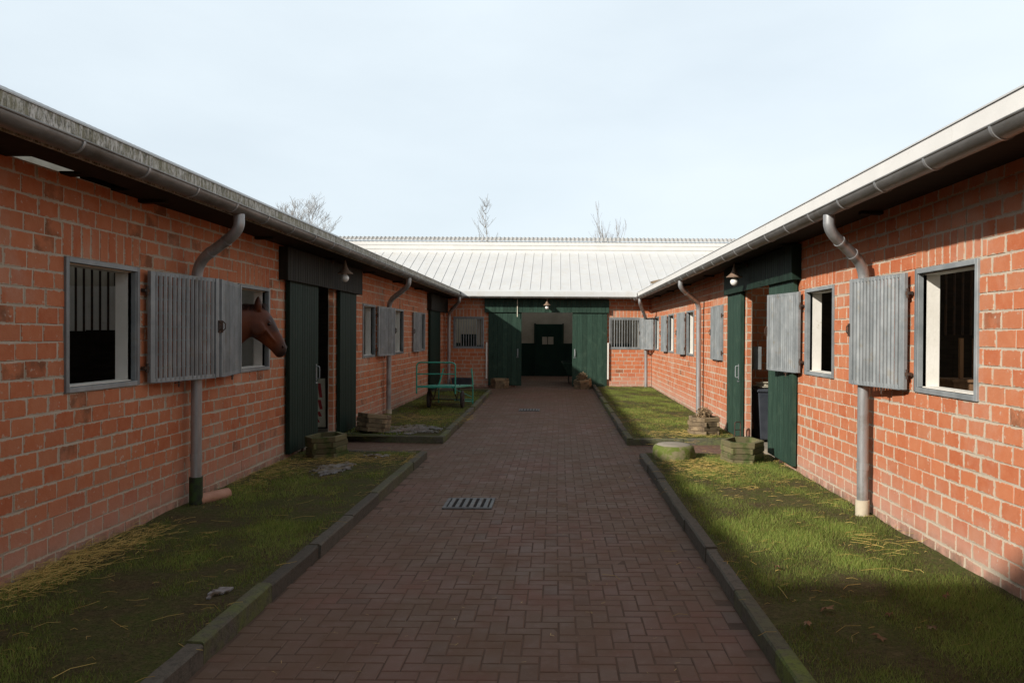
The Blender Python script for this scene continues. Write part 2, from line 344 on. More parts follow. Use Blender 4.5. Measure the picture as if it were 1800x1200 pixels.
# kerbs
def kerb(pts, w=.10, h=.11, side=1, moss=None, L0=1.0):
    mb = MB()
    for (p, q) in zip(pts[:-1], pts[1:]):
        p, q = Vector((*p, 0)), Vector((*q, 0)); Ln = (q-p).length; n = max(1, round(Ln/L0)); t = (q-p)/Ln; nn = Vector((-t.y, t.x, 0))*side
        for i in range(n):
            a0 = p+t*(Ln*i/n+.004); a1 = p+t*(Ln*(i+1)/n-.004); off = random.uniform(-.008, .008); zt = gz(a0.y)+h+random.uniform(-.008, .010); zt2 = zt+random.uniform(-.006, .006)
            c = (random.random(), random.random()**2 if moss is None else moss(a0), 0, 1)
            ch = .012
            segs = 6; vs = []
            for k in range(segs+1):
                f = k/segs; pt = a0.lerp(a1, f); z = zt+(zt2-zt)*f; 
                jj = lambda: random.uniform(-.003, .003)
                for (d, z2) in ((0+off, -.05), (0+off+jj(), z-ch), (ch+off+jj(), z), (w-ch+off, z+jj()), (w+off, z-ch), (w+off, -.05)):
                    v = pt+nn*d; vs.append((v.x, v.y, z2))
            fs = [(k*6+i2, k*6+i2+1, (k+1)*6+i2+1, (k+1)*6+i2) for k in range(segs) for i2 in range(5)]
            fs += [(0, 1, 2, 3, 4, 5), tuple(segs*6+i2 for i2 in range(5, -1, -1))]
            mb.add(vs, fs, 0, c)
    return tag(mb.build('kerb', 'kerb'), kind='structure')
kerb([(-1.87, -.8), (-1.84, 11.18)], side=1); kerb([(-1.95, 11.18), (-3.55, 11.3)], side=1, h=.10)
kerb([(-1.84, 12.72), (-1.90, 22.8)], side=1); kerb([(-1.84, 12.72), (-2.6, 12.78), (-3.55, 13.15)], side=-1, w=.08, h=.11); kerb([(-2.0, 22.72), (-3.55, 22.72)], side=1)
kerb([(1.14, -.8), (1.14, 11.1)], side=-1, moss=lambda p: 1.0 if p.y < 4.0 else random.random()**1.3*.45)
kerb([(1.10, 12.65), (1.06, 25.0)], side=-1); kerb([(1.10, 12.65), (2.9, 12.75)], side=1, w=.08, h=.10)

# lawns
def sn(x, y, s, k): return mnoise.noise(Vector((x*s, y*s, k)))
def lawn(x0, x1, y0, y1, z=LAWN):
    mb = MB(); n = int((x1-x0)/.09); m = int((y1-y0)/.09); vs = []
    for j in range(m+1):
        for i in range(n+1):
            x = x0+(x1-x0)*i/n; y = y0+(y1-y0)*j/m
            vs.append((x, y, z+gz(y)*.3+.016*sn(x, y, 1.4, 2)+.010*sn(x, y, 6, 5)+.006*sn(x, y, 18, 7)))
    fs = [(j*(n+1)+i, j*(n+1)+i+1, (j+1)*(n+1)+i+1, (j+1)*(n+1)+i) for j in range(m) for i in range(n)]
    mb.add(vs, fs); return tag(mb.build('lawn', 'soil', smooth=True), kind='structure')
LAWNS = [(-3.62, -1.93, -1, 11.25), (-3.62, -1.93, 12.8, 22.75), (1.22, 2.95, -1, 11.15), (1.15, 2.95, 12.72, 25.22)]
for q in LAWNS: lawn(*q)

def blades(name, specs, label, bare=.0, y_near=3.2):
    V = []; C = []
    for (x0, x1, y0, y1, dens, h, w, gfac) in specs:
        n = int((x1-x0)*(y1-y0)*dens)
        X = rng.uniform(x0, x1, n); Y = rng.uniform(y0, y1, n)
        k1 = np.sin(X*3.1+Y*1.3)+np.sin(X*1.7-Y*2.3+1)+.8*np.sin(X*6.3+Y*4.1+2)+.7*np.sin(Y*7.7-X*5.2)+.6*np.sin(X*13+Y*3)+rng.normal(0, .55, n)
        thin = k1 > (-1.0+gfac)
        xm = (X > 0); edge = np.where(xm, np.minimum(X-1.22, 2.93-X), np.minimum(X+3.6, -1.95-X))
        thin &= (edge > rng.uniform(0, .16, n)); keep = thin
        X = X[keep]; Y = Y[keep]; k = k1[keep]; n = len(X)
        th = rng.uniform(0, 2*np.pi, n); H = h*rng.uniform(.35, 1.5, n)*(1+.25*k.clip(-1.5, 2.5)); lean = rng.uniform(.1, 1.1, n)*H; ph = rng.uniform(0, 2*np.pi, n); ww = w*rng.uniform(.6, 1.3, n)
        z = np.array([LAWN+gz(y)*.3 for y in Y])-.006
        b0 = np.stack([X-np.cos(th)*ww, Y-np.sin(th)*ww, z], 1); b1 = np.stack([X+np.cos(th)*ww, Y+np.sin(th)*ww, z], 1)
        tp = np.stack([X+np.cos(ph)*lean, Y+np.sin(ph)*lean, z+H+.006], 1)
        V.append(np.stack([b0, b1, tp], 1).reshape(-1, 3))
        t = rng.random(n)[:, None]; yel = (rng.random(n) < .17-.07*k.clip(-1.5, 1.5))[:, None]
        c = (1-t)*np.array([.115, .185, .032])+t*np.array([.310, .350, .100]); c = np.where(yel, np.array([.26, .21, .085])*(.6+.5*t), c)
        c = c*(.90+.20*k[:, None].clip(-1.5, 2))
        c = np.concatenate([c, np.ones((n, 1))], 1); C.append(np.repeat(c, 3, 0))
    V = np.concatenate(V); C = np.concatenate(C); n = len(V)//3
    me = bpy.data.meshes.new(name); me.vertices.add(len(V)); me.vertices.foreach_set('co', V.ravel().astype('f'))
    me.loops.add(3*n); me.loops.foreach_set('vertex_index', np.arange(3*n, dtype='i')); me.polygons.add(n); me.polygons.foreach_set('loop_start', np.arange(0, 3*n, 3, dtype='i'))
    me.update(calc_edges=True); ca = me.color_attributes.new('Col', 'FLOAT_COLOR', 'POINT'); ca.data.foreach_set('color', C.ravel().astype('f'))
    me.materials.append(M['blade']); o = bpy.data.objects.new(name, me); col.objects.link(o); return tag(o, label, 'grass', kind='stuff')
blades('grass', [(1.22, 2.93, 3.0, 7, 13000, .024, .0023, -.6), (1.22, 2.93, 7, 11.1, 7500, .026, .0024, -.4)], 'short green grass on the sunlit lawn nearest on the right')
blades('grass', [(1.17, 2.93, 12.9, 25, 3000, .026, .0035, -.3)], 'short grass on the far right lawn')
blades('grass', [(-3.6, -1.95, 3.0, 7, 9500, .021, .0022, .75), (-3.6, -1.95, 7, 11.1, 4000, .022, .0028, 1.0)], 'thin shaded grass on the lawn nearest on the left')
blades('grass', [(-3.6, -1.95, 13.0, 22.6, 1500, .026, .0045, .3)], 'thin grass around the green trolley')

# straw
def straw(specs, label):
    mb = MB()
    for (cx, cy, sx, sy, n, zb, al) in specs:
        for _ in range(n):
            x = random.gauss(cx, sx); y = random.gauss(cy, sy)
            if x < 0: x = max(-3.56, min(x, -1.75 if y > 11 or random.random() < .03 else -1.98))
            else: x = min(2.9, x)
            L = random.choice((random.uniform(.02, .07), random.uniform(.03, .15)))*(1 if n > 140 else 1.4); th = (al if al is not None else random.uniform(0, math.pi))+random.gauss(0, .6); z = LAWN+.012+random.uniform(0, zb)
            w = random.uniform(.0009, .0018); p = Vector((x, y, z)); d = Vector((math.cos(th), math.sin(th), random.uniform(-.12, .12)))
            bend = Vector((-d.y, d.x, 0))*random.uniform(-.28, .28)*L; m_ = p+d*L/2+bend+Vector((0, 0, random.uniform(0, .012))); e = p+d*L
            s_ = Vector((-d.y, d.x, 0))*w; up = Vector((0, 0, w*1.2)); t = random.random()
            c = (.36+.24*t, .25+.19*t, .075+.07*t, 1)
            mb.add([p-s_, p+up, p+s_, m_-s_, m_+up, m_+s_, e-s_, e+up, e+s_], [(0, 1, 4, 3), (1, 2, 5, 4), (3, 4, 7, 6), (4, 5, 8, 7)], 0, c)
    return tag(mb.build('straw', 'straw'), label, 'straw', kind='stuff')
straw([(-3.42, 5.5, .11, .45, 1000, .05, 1.2), (-3.35, 6.3, .10, .25, 200, .02, 1.1)], 'yellow straw drifted against the foot of the shaded wall')
straw([(-3.4, 9.2, .14, .5, 300, .03, .6), (-2.6, 10.4, .5, .25, 420, .012, 0.), (-3.0, 10.0, .35, .5, 120, .01, .3)], 'yellow straw strewn along the end of the near left lawn')
straw([(-2.7, 8, .6, 2.5, 130, .01, None), (-2.7, 4.6, .45, .9, 60, .01, .3)], 'loose straws lying on the near left lawn')
straw([(-2.7, 15.4, .6, .5, 700, .012, .1), (-2.7, 18.5, .7, 2, 200, .01, None)], 'straw strewn beside the green trolley')
straw([(1.75, 10.0, .25, .4, 480, .015, .1), (2.5, 10.6, .35, .3, 240, .015, .1), (1.9, 8.9, .5, .6, 150, .008, .1)], 'straw strewn around the mossy round stone')
straw([(2.6, 7.6, .25, 1.2, 60, .012, .2), (2.55, 6.3, .16, .22, 45, .03, .1), (1.7, 5.5, .4, .9, 55, .01, .4)], 'loose yellow straws on the near right lawn')
straw([(2.2, 13.3, .5, .3, 420, .015, .1), (1.9, 15.5, .5, 2.2, 500, .01, .1), (2.1, 22, .5, 2, 150, .01, None)], 'straw strewn over the far right lawn')
# bits on the paving
mb = MB()
for _ in range(150):
    x = random.uniform(-1.8, 1.08); y = 3.5+14*random.random()**1.6
    k = random.choice((1, 1, 1, 3))
    for _k in range(k):
        th = random.uniform(0, 6.3); Ls = random.uniform(.006, .035); w = random.uniform(.001, .002); z = gz(y)+.003
        d = Vector((math.cos(th), math.sin(th), 0)); s_ = Vector((-d.y, d.x, 0))*w; p = Vector((x+random.uniform(-.01, .01), y+random.uniform(-.01, .01), z)); t = random.random()
        mb.add([p-s_, p+s_, p+d*Ls+s_+Vector((0, 0, .003)), p+d*Ls-s_+Vector((0, 0, .003))], [(0, 1, 2, 3)], 0, (.34+.25*t, .25+.18*t, .1+.1*t, 1))
tag(mb.build('straw', 'straw'), 'tiny bits of chaff scattered over the red paving', 'straw', kind='stuff')

# ice
def ice(cx, cy, rx, ry, k, label):
    mb = MB(); st = .022; nx_, ny_ = int(2*rx/st), int(2*ry/st)
    for i in range(nx_):
        for j in range(ny_):
            x = cx-rx+i*st; y = cy-ry+j*st; r = ((x-cx)/rx)**2+((y-cy)/ry)**2
            if r+1.1*sn(x, y, 5, k)+.9*sn(x, y, 14, k+2)+.5*sn(x, y, 31, k) < .42:
                z = LAWN+.017+.006*sn(x, y, 3, 1)
                mb.add([(x, y, z), (x+st, y, z), (x+st, y+st, z), (x, y+st, z), (x, y, z-.012), (x+st, y, z-.012), (x+st, y+st, z-.012), (x, y+st, z-.012)], [(0, 1, 2, 3), (0, 4, 5, 1), (1, 5, 6, 2), (2, 6, 7, 3), (3, 7, 4, 0)])
    return tag(mb.build('ice_patch', 'ice'), label, 'ice', 'patches of old ice on the left lawns')
ice(-2.55, 13.75, .55, .75, 1, 'largest patch of dirty melting ice in front of the green trolley')
ice(-2.7, 9.7, .30, .5, 4, 'thin patch of ice on the near left lawn behind the straw')
ice(-2.42, 10.7, .25, .16, 6, 'small patch of ice by the cross kerb of the near left lawn')
ice(-2.15, 5.0, .07, .14, 9, 'small sliver of ice near the kerb in the foreground')

# ------------------------------------------------------------------ brick walls
def brick_wall(parent, F, a0, a1, z0, z1, holes, lintels, jambs=(), stain=0., bw=.228):
    mb = MB()
    def blk(a, b, c, d, Fr=F, d0=-.01):
        if b-a < .025: return
        cc = (random.random(), random.random()*(.80 if random.random() > stain else 1.3), random.random(), 1)
        wv_ = .0055*mnoise.noise(Vector((a*1.3, c*9.0, 1.7)))+.0022*mnoise.noise(Vector((a*5, c*31, 4))); c += wv_; d += wv_; g1, g2 = random.uniform(.0045, .0080), random.uniform(.0045, .0080)
        mb.block(Fr, a+g1, b-g2, c+.0055+random.uniform(-.001, .001), d-.0055, d0, .004+random.uniform(-.002, .0025), .0035, 0, cc, .0025, True)
    i = 0; z = z0
    while z < z1-.02:
        zt = min(z+.125, z1); zm = (z+zt)/2
        cuts = sorted([(h[0], h[1]) for h in list(holes)+list(lintels) if h[2] < zm < h[3]])
        segs = []; p = a0
        for (h0, h1) in cuts:
            if h0 > p: segs.append((p, h0))
            p = max(p, h1)
        if p < a1: segs.append((p, a1))
        off = (i % 2)*bw/2+(.03*math.sin(i*2.3))
        for (s0, s1) in segs:
            k = math.floor((s0-off)/bw); x = s0
            while x < s1-1e-6:
                nx_ = min(s1, off+(k+1)*bw+random.uniform(-.004, .004)); k += 1
                if nx_ <= x: continue
                if s1-nx_ < .04: nx_ = s1
                blk(x, nx_, z, zt); x = nx_
        i += 1; z += .125
    for (l0, l1, lz0, lz1) in lintels:
        n = max(1, round((l1-l0)/.118)); w = (l1-l0)/n
        for k in range(n): blk(l0+k*w, l0+(k+1)*w, lz0, lz1)
    for (aj, dirn, jz0, jz1) in jambs:      # brick returns inside door openings
        Fj = Frame(F(aj, 0, 0), -F.D, F.A*dirn); zz = jz0; k = 0
        while zz < jz1:
            blk(0.0, .088, zz, min(zz+.125, jz1), Fj, -.01); zz += .125; k += 1
    # mortar body
    As = sorted({a0, a1, *[h[0] for h in holes], *[h[1] for h in holes]}); Zs = sorted({z0-.1, z1, *[h[2] for h in holes], *[h[3] for h in holes]})
    def hole(x, y): return x < a0 or x > a1 or y < z0-.1 or y > z1 or any(h[0] < x < h[1] and h[2] < y < h[3] for h in holes)
    for ia in range(len(As)-1):
        for iz in range(len(Zs)-1):
            x0, x1, y0, y1 = As[ia], As[ia+1], Zs[iz], Zs[iz+1]; mx, my = (x0+x1)/2, (y0+y1)/2
            if hole(mx, my): continue
            q = lambda *p: mb.add(p, [(0, 1, 2, 3)], 1)
            q(F(x0, y0, 0), F(x1, y0, 0), F(x1, y1, 0), F(x0, y1, 0)); q(F(x0, y0, -.09), F(x1, y0, -.09), F(x1, y1, -.09), F(x0, y1, -.09))
            if hole(x0-.001, my): q(F(x0, y0, 0), F(x0, y1, 0), F(x0, y1, -.09), F(x0, y0, -.09))
            if hole(x1+.001, my): q(F(x1, y0, 0), F(x1, y1, 0), F(x1, y1, -.09), F(x1, y0, -.09))
            if hole(mx, y0-.001): q(F(x0, y0, 0), F(x1, y0, 0), F(x1, y0, -.09), F(x0, y0, -.09))
            if hole(mx, y1+.001): q(F(x0, y1, 0), F(x1, y1, 0), F(x1, y1, -.09), F(x0, y1, -.09))
    return mb.build('wall', ['brick', 'mortar'], parent)
def inner_leaf(parent, F, a0, a1, z0, z1, holes, mat='white'):
    mb = MB(); As = sorted({a0, a1, *[h[0] for h in holes], *[h[1] for h in holes]}); Zs = sorted({z0, z1, *[h[2] for h in holes], *[h[3] for h in holes]})
    for ia in range(len(As)-1):
        for iz in range(len(Zs)-1):
            x0, x1, y0, y1 = As[ia], As[ia+1], Zs[iz], Zs[iz+1]; mx, my = (x0+x1)/2, (y0+y1)/2
            if x0 < a0 or x1 > a1 or any(h[0] < mx < h[1] and h[2] < my < h[3] for h in holes): continue
            mb.obox(F, x0, x1, y0, y1, -.15, -.095)
    return mb.build('inner_lining', mat, parent)
def window(parent, F, a0, a1, z0=1.3, z1=2.3, bars=0, label=None, deep=.165):
    f = MB(); w = .040
    for (p, q, r, s) in ((a0, a0+w, z0, z1), (a1-w, a1, z0, z1), (a0+w, a1-w, z0, z0+w), (a0+w, a1-w, z1-w, z1)): f.obox(F, p, q, r, s, -.03, .022, 0)
    # inner lip of the angle frame
    for (p, q, r, s) in ((a0+w, a0+w+.008, z0+w, z1-w), (a1-w-.008, a1-w, z0+w, z1-w)): f.obox(F, p, q, r, s, -.06, .012, 0)
    o = f.build('window', 'galv', parent)
    bv = o.modifiers.new('b', 'BEVEL'); bv.width = .003; bv.segments = 1
    t = .012; rv = MB(); w2 = .036
    rv.obox(F, a0+w2, a0+w2+t, z0+w2, z1-w2, -deep, -.031); rv.obox(F, a1-w2-t, a1-w2, z0+w2, z1-w2, -deep, -.031)
    rv.obox(F, a0+w2+t, a1-w2-t, z0+w2-.002, z0+w2+t, -deep, -.031); rv.obox(F, a0+w2+t, a1-w2-t, z1-w2-t, z1-w2+.002, -deep, -.031)
    rv.build('reveal', 'white', o)
    if bars:
        b = MB(); n = bars
        for k in range(n):
            p = a0+w+(a1-a0-2*w)*(k+.5)/n; b.tube([F(p, z0+w-.005, .0), F(p, z1-w+.005, .0)], .011, 8)
        b.obox(F, a0+w, a1-w, z0+w+.002, z0+w+.03, -.008, .014); b.obox(F, a0+w, a1-w, z1-w-.03, z1-w-.002, -.008, .014)
        b.build('bars', 'galv', o, smooth=True)
    if label: o['label'] = label
    return o
# the shutter: hinge line at the origin, leaf runs along +Y, galvanised frame with corrugated vertical bars
def make_shutter():
    W_, H_ = .93, .97
    f = MB(); fr = Frame((0, 0, 0), (0, 1, 0), (1, 0, 0)); w = .035
    f.obox(fr, .02, .02+.05, 0, H_, -.015, .02); f.obox(fr, W_-.05, W_, 0, H_, -.015, .02)
    f.obox(fr, .07, W_-.05, 0, w, -.012, .012); f.obox(fr, .07, W_-.05, H_-w, H_, -.012, .012); f.obox(fr, .07, W_-.05, -.004, .0, -.02, .024)
    o = f.build('shutter', 'galv'); bv = o.modifiers.new('b', 'BEVEL'); bv.width = .003; bv.segments = 1
    b = MB(); n = 14; p0 = .07; pt = (W_-.05-.07)/n
    for k in range(n):
        c = p0+(k+.5)*pt; r = pt*.37
        pr = [(-r, .0), (-r, .005), (-r*.35, .016), (r*.35, .016), (r, .005), (r, .0)]
        vs = [fr(c+u, .01, d) for u, d in pr]+[fr(c+u, H_-.01, d) for u, d in pr]; q_ = len(pr)
        b.add(vs, [(i, (i+1) % q_, q_+(i+1) % q_, q_+i) for i in range(q_)], 0, (.5+random.uniform(-.3, .3),)*3+(1,))
    b.build('bars', 'galv', o)
    for z in (.13, .80):
        h = MB(); h.tube([(0, .0, z-.04), (0, .0, z+.04)], .011, 8); h.obox(fr, -.035, .0, z-.014, z+.014, -.03, -.02); h.obox(fr, 0, .05, z-.014, z+.014, .0, .008); h.obox(fr, -.03, -.0, z-.010, z+.010, -.022, .004)
        h.build('hinge', 'iron', o)
    k = MB(); k.obox(fr, W_-.02, W_+.014, .44, .56, .018, .028); k.tube([(.03, W_-.01, .46), (.05, W_-.01, .48), (.05, W_-.01, .53), (.03, W_-.01, .55)], .006, 6)
    k.tube([(.0, W_*.42, -.06), (.0, W_*.42, .03)], .008, 6); k.tube([(-.0, W_*.42-.05, -.02), (.0, W_*.42+.04, -.02)], .006, 6)
    k.build('bolt', 'iron', o)
    return o
shutter0 = make_shutter(); used = [False]
def put_shutter(parent, hinge, outer, z=1.31, mirror=False, label=None):
    o = shutter0 if not used[0] else copy_tree(shutter0)
    used[0] = True; o.parent = parent
    d = Vector((outer[0]-hinge[0], outer[1]-hinge[1])); L = d.length/.93
    rz = math.atan2(-d.x, d.y); face = Matrix.Rotation(rz, 3, 'Z') @ Vector((1, 0, 0))
    o.location = Vector((hinge[0], hinge[1], z))-parent.location; o.rotation_euler = (0, 0, rz)
    sx = -1 if mirror else 1
    o.scale = (sx, min(1.08, max(.85, L)), 1)
    if label: o['label'] = label
    return o
def boards(mb, F, a0, a1, z0, z1, d0, d1, w=.1, m=0):
    n = max(1, round((a1-a0)/w)); p = (a1-a0)/n
    for k in range(n): mb.block(F, a0+k*p+.0016, a0+(k+1)*p-.0016, z0, z1, d0, d1+random.uniform(-.001, .001), .004, m)
def sliding_door(parent, F, a0, a1, z0=.17, z1=2.55, handle=None, mat='green', d=.03, guard=None, wb=.1, label=None):
    mb = MB(); boards(mb, F, a0, a1, z0, z1, d+.02, d+.045, wb); mb.obox(F, a0+.002, a1-.002, z0+.004, z1, d, d+.022)
    if F.D.y == 0:
        mb.obox(F, a0-.012, a0, z0, z1, d-.005, d+.048)
    o = mb.build('sliding_door', mat, parent)
    if handle is not None:
        h = MB(); hz = 1.18; dd = d+.045
        h.obox(F, handle-.02, handle+.02, hz-.12, hz+.12, dd, dd+.006); h.tube(fillet([F(handle, hz-.09, dd), F(handle, hz-.09, dd+.05), F(handle, hz+.09, dd+.05), F(handle, hz+.09, dd)], .02, 3), .008, 8)
        h.obox(F, handle-.05, handle+.03, hz-.16, hz-.14, dd, dd+.015); h.build('handle', 'galv', o)
    if guard:
        gg = MB(); gg.obox(F, guard-.022, guard+.022, .35, 1.5, d+.0, d+.052); gg.build('guide_post', 'white', o)
    r = MB(); r.tube([F((a0+a1)/2-.0, z0-.03, d+.005), F((a0+a1)/2, z0-.03, d+.035)], .03, 12); r.build('roller', 'iron', o)
    if label: o['label'] = label
    return o
def track_cover(parent, F, a0, a1, z0=2.43, z1=2.86, d=.125, mat='green_dark', wb=.1):
    mb = MB(); boards(mb, F, a0, a1, z0, z1, d-.02, d, wb); mb.obox(F, a0+.001, a0+.02, z0+.003, z1, 0, d-.021); mb.obox(F, a1-.02, a1-.001, z0+.003, z1, 0, d-.021); mb.obox(F, a0+.03, a1-.03, z1-.06, z1-.03, 0, d-.03)
    return mb.build('track_cover', mat, parent)
def pipe(parent, pts, r=.05, mat='zinc_pale', collars=(), foot=None, clamps=(1.0, 2.2)):
    mb = MB(); P = fillet(pts, .16, 7); mb.tube(P, r, 18)
    for z in collars:
        p = Vector(pts[-1]); mb.tube([(p.x, p.y, z-.03), (p.x, p.y, z+.03)], r+.006, 18)
    for q in (P[1], P[8], P[15]) if len(P) > 16 else ():
        pass
    t = (Vector(pts[2])-Vector(pts[1])).normalized(); c = (Vector(pts[2])+Vector(pts[1]))/2
    mb.tube([c-t*.012+t*.10, c+t*.012+t*.10], r+.005, 18); mb.tube([c-t*.012-t*.12, c+t*.012-t*.12], r+.005, 18)
    o = mb.build('downpipe', mat, parent, smooth=True)
    if foot:
        ft = MB(); p = Vector(pts[-1]); ft.tube([(p.x, p.y, foot[0]), (p.x, p.y, foot[1])], r+.012, 18); ft.build('pipe_foot', foot[2], o, smooth=True)
    return o
def gutter(parent, p0, p1, r=.075, brk=.75, mat='zinc', phase=0.):
    p0 = Vector(p0); p1 = Vector(p1); t = (p1-p0).normalized(); n = Vector((t.y, -t.x, 0)); mb = MB(); K = 12
    vs = []
    prof = [(r*math.cos(a_), r*math.sin(a_)) for a_ in [math.pi+math.pi*k/K for k in range(K+1)]]
    seg = 2
    for e in (p0, p1):
        for (u, w) in prof: vs.append(e+n*u+Vector((0, 0, w)))
        for (u, w) in prof: vs.append(e+n*u*.95+Vector((0, 0, w*.95)))
    M_ = K+1; fs = []
    for k in range(K): fs += [(k, k+1, 2*M_+k+1, 2*M_+k), (M_+k, M_+k+1, 3*M_+k+1, 3*M_+k)]
    mb.add(vs, fs)
    for s_ in (-1, 1): mb.tube([p0+n*r*s_*.98, p1+n*r*s_*.98], .009, 8)
    o = mb.build('gutter', mat, parent, smooth=True)
    Ln = (p1-p0).length; d = phase+.2; org = parent.location; first = None
    while d < Ln:
        if first is None:
            b = MB(); vs = []
            for rr_ in (r+.006, r-.002):
                for e in (-.011, .011):
                    for k in range(K+1):
                        a_ = math.pi+math.pi*k/K; vs.append(t*e+n*rr_*math.cos(a_)+Vector((0, 0, rr_*math.sin(a_))))
            fs = [(k, k+1, M_+k+1, M_+k) for k in range(K)]+[(k, k+1, 2*M_+k+1, 2*M_+k) for k in range(K)]+[(M_+k, M_+k+1, 3*M_+k+1, 3*M_+k) for k in range(K)]
            b.add(vs, fs); first = b.build('gutter_bracket', 'zinc_pale', o, smooth=True, rel=False); q = first
        else:
            q = first.copy(); col.objects.link(q)
        q.location = p0+t*d-org; d += brk
    return o

WZ = 2.90   # top of the brickwork
def lint(ws): return [(a-.02, b+.02, 2.3, 2.55) for a, b in ws]
def wholes(ws): return [(a+.04, b-.04, 1.34, 2.26) for a, b in ws]
def wh_full(ws): return [(a, b, 1.3, 2.3) for a, b in ws]

# ---- left wing
LW = empty('stable_wing', (XL, 12, 0), 0, 'long brick stable wing on the shaded left side with a moss stained fascia', 'stable')
FL = Frame((XL, 0, 0), (0, 1, 0), (1, 0, 0))
wl = [(5.79, 6.81), (8.92, 9.88), (14.6, 15.56), (17.4, 18.4), (20.42, 21.38)]
dl = [(11.0, 12.75), (22.2, 23.7)]
brick_wall(LW, FL, -1, YB, .05, WZ, wholes(wl)+[(a, b, -.1, 2.5) for a, b in dl], [], stain=.22, jambs=[(12.75, -1, .05, 2.5), (23.7, -1, .05, 2.5)]) if False else None
def lw(parent, F, a0, a1, ws, ds, stain, jambs):
    mbh = wholes(ws)+[(a, b, -.06, 2.5) for a, b in ds]
    return brick_wall(parent, F, a0, a1, .05, WZ, mbh, lint(ws), jambs, stain)
lw(LW, FL, -1, YB, wl, dl, .17, [(12.75, -1, .05, 2.5), (23.7, -1, .05, 2.5)])
inner_leaf(LW, FL, -1, YB, 0, 2.88, wholes(wl)+[(a-.3, b+.5, -.1, 2.5) for a, b in dl])
for a_, b_ in wl: window(LW, FL, a_, b_)
put_shutter(LW, (XL+.05, 6.87), (XL+.235, 7.86)); put_shutter(LW, (XL+.05, 8.88), (XL+.245, 7.875), mirror=True)
put_shutter(LW, (XL+.05, 15.6), (XL+.2, 16.5)); put_shutter(LW, (XL+.08, 20.42), (XL+.04, 19.5), mirror=True)
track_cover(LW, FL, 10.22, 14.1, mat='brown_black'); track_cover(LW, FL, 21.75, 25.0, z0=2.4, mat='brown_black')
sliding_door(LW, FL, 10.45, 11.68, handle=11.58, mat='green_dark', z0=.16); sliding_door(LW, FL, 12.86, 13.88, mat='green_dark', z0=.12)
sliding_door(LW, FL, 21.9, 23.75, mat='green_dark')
pipe(LW, [(-3.0, 7.47, 2.86), (-3.0, 7.47, 2.70), (-3.48, 7.66, 2.42), (-3.49, 7.67, .12)], collars=(.55,), foot=(.10, .36, 'black_moss'))
pipe(LW, [(-3.0, 15.9, 2.86), (-3.0, 15.9, 2.70), (-3.48, 16.35, 2.42), (-3.49, 16.38, .1)], collars=(.55,), foot=(.08, .2, 'cream_pipe'))
pipe(LW, [(-3.0, 24.0, 2.86), (-3.0, 24.0, 2.72), (-3.42, 24.85, 2.42), (-3.43, 24.9, .1)], collars=(.6,))
fas = MB(); fas.box(-3.10, -3.075, -1, 24.88, 2.86, 3.075); fas.build('fascia', 'moss_fascia', LW)
cap = MB(); cap.box(-3.13, -3.068, -1, 24.85, 3.0765, 3.085); cap.build('roof_edge', 'ridge', LW)
gutter(LW, (-3.0, -1, 2.925), (-3.0, 24.76, 2.925), brk=.78, phase=.25)
def wing_roof(parent, x0, x1, z0, z1, y0, y1, mat='roof', slit=.70):  # slit: unseen roof opening added to let daylight into the stalls
    mb = MB(); xs = x0+(x1-x0)*slit; zs = z0+(z1-z0)*slit; t = .05
    for (xa, za, xb, zb) in ((x0, z0, xs, zs), (x0+(x1-x0)*.97, z0+(z1-z0)*.97, x1, z1)):
        mb.add([(xa, y0, za), (xb, y0, zb), (xb, y1, zb), (xa, y1, za), (xa, y0, za-t), (xb, y0, zb-t), (xb, y1, zb-t), (xa, y1, za-t)], [(0, 1, 2, 3), (4, 7, 6, 5), (0, 4, 5, 1), (1, 5, 6, 2), (2, 6, 7, 3), (3, 7, 4, 0)])
    y = y0+.2
    while y < y1:
        xr = x0+(xs-x0)*.25; zr = z0+(zs-z0)*.25; mb.add([(xr, y, zr), (xr, y+.03, zr), (xs, y+.03, zs), (xs, y, zs), (xr, y, zr+.03), (xr, y+.03, zr+.03), (xs, y+.03, zs+.03), (xs, y, zs+.03)], MB.BF, 1); y += .32
    return mb.build('roof', [mat, 'seam'], parent)
wing_roof(LW, -3.10, -7.9, 3.08, 4.74, -1, 30)
def band_x(parent, x, s, y0, y1):
    mb = MB()
    for k in range(3): mb.box(min(x, x-s*.12), max(x, x-s*.12), y0, y1, 4.70+k*.145, 4.70+k*.145+.137) if False else mb.box(*sorted((x+s*(.006*k), x+s*.14)), y0, y1, 4.70+k*.145, 4.70+(k+1)*.145)
    mb.build('clerestory_band', 'fascia', parent)
    rd = MB(); n = int((y1-y0)/.08)
    vs = []; fs = []
    for i in range(n*2+1):
        y = y0+i*.04; h = .004 if i % 4 > 1 else 0
        vs += [(x-s*(.02+h), y, 5.13), (x+s*.14, y, 5.285+h*.5)]
    for i in range(n*2): fs.append((2*i, 2*i+1, 2*i+3, 2*i+2))
    rd.add(vs, fs); rd.build('ridge_sheet', 'seam', parent)
band_x(LW, -7.9, -1, -1, 29.0)
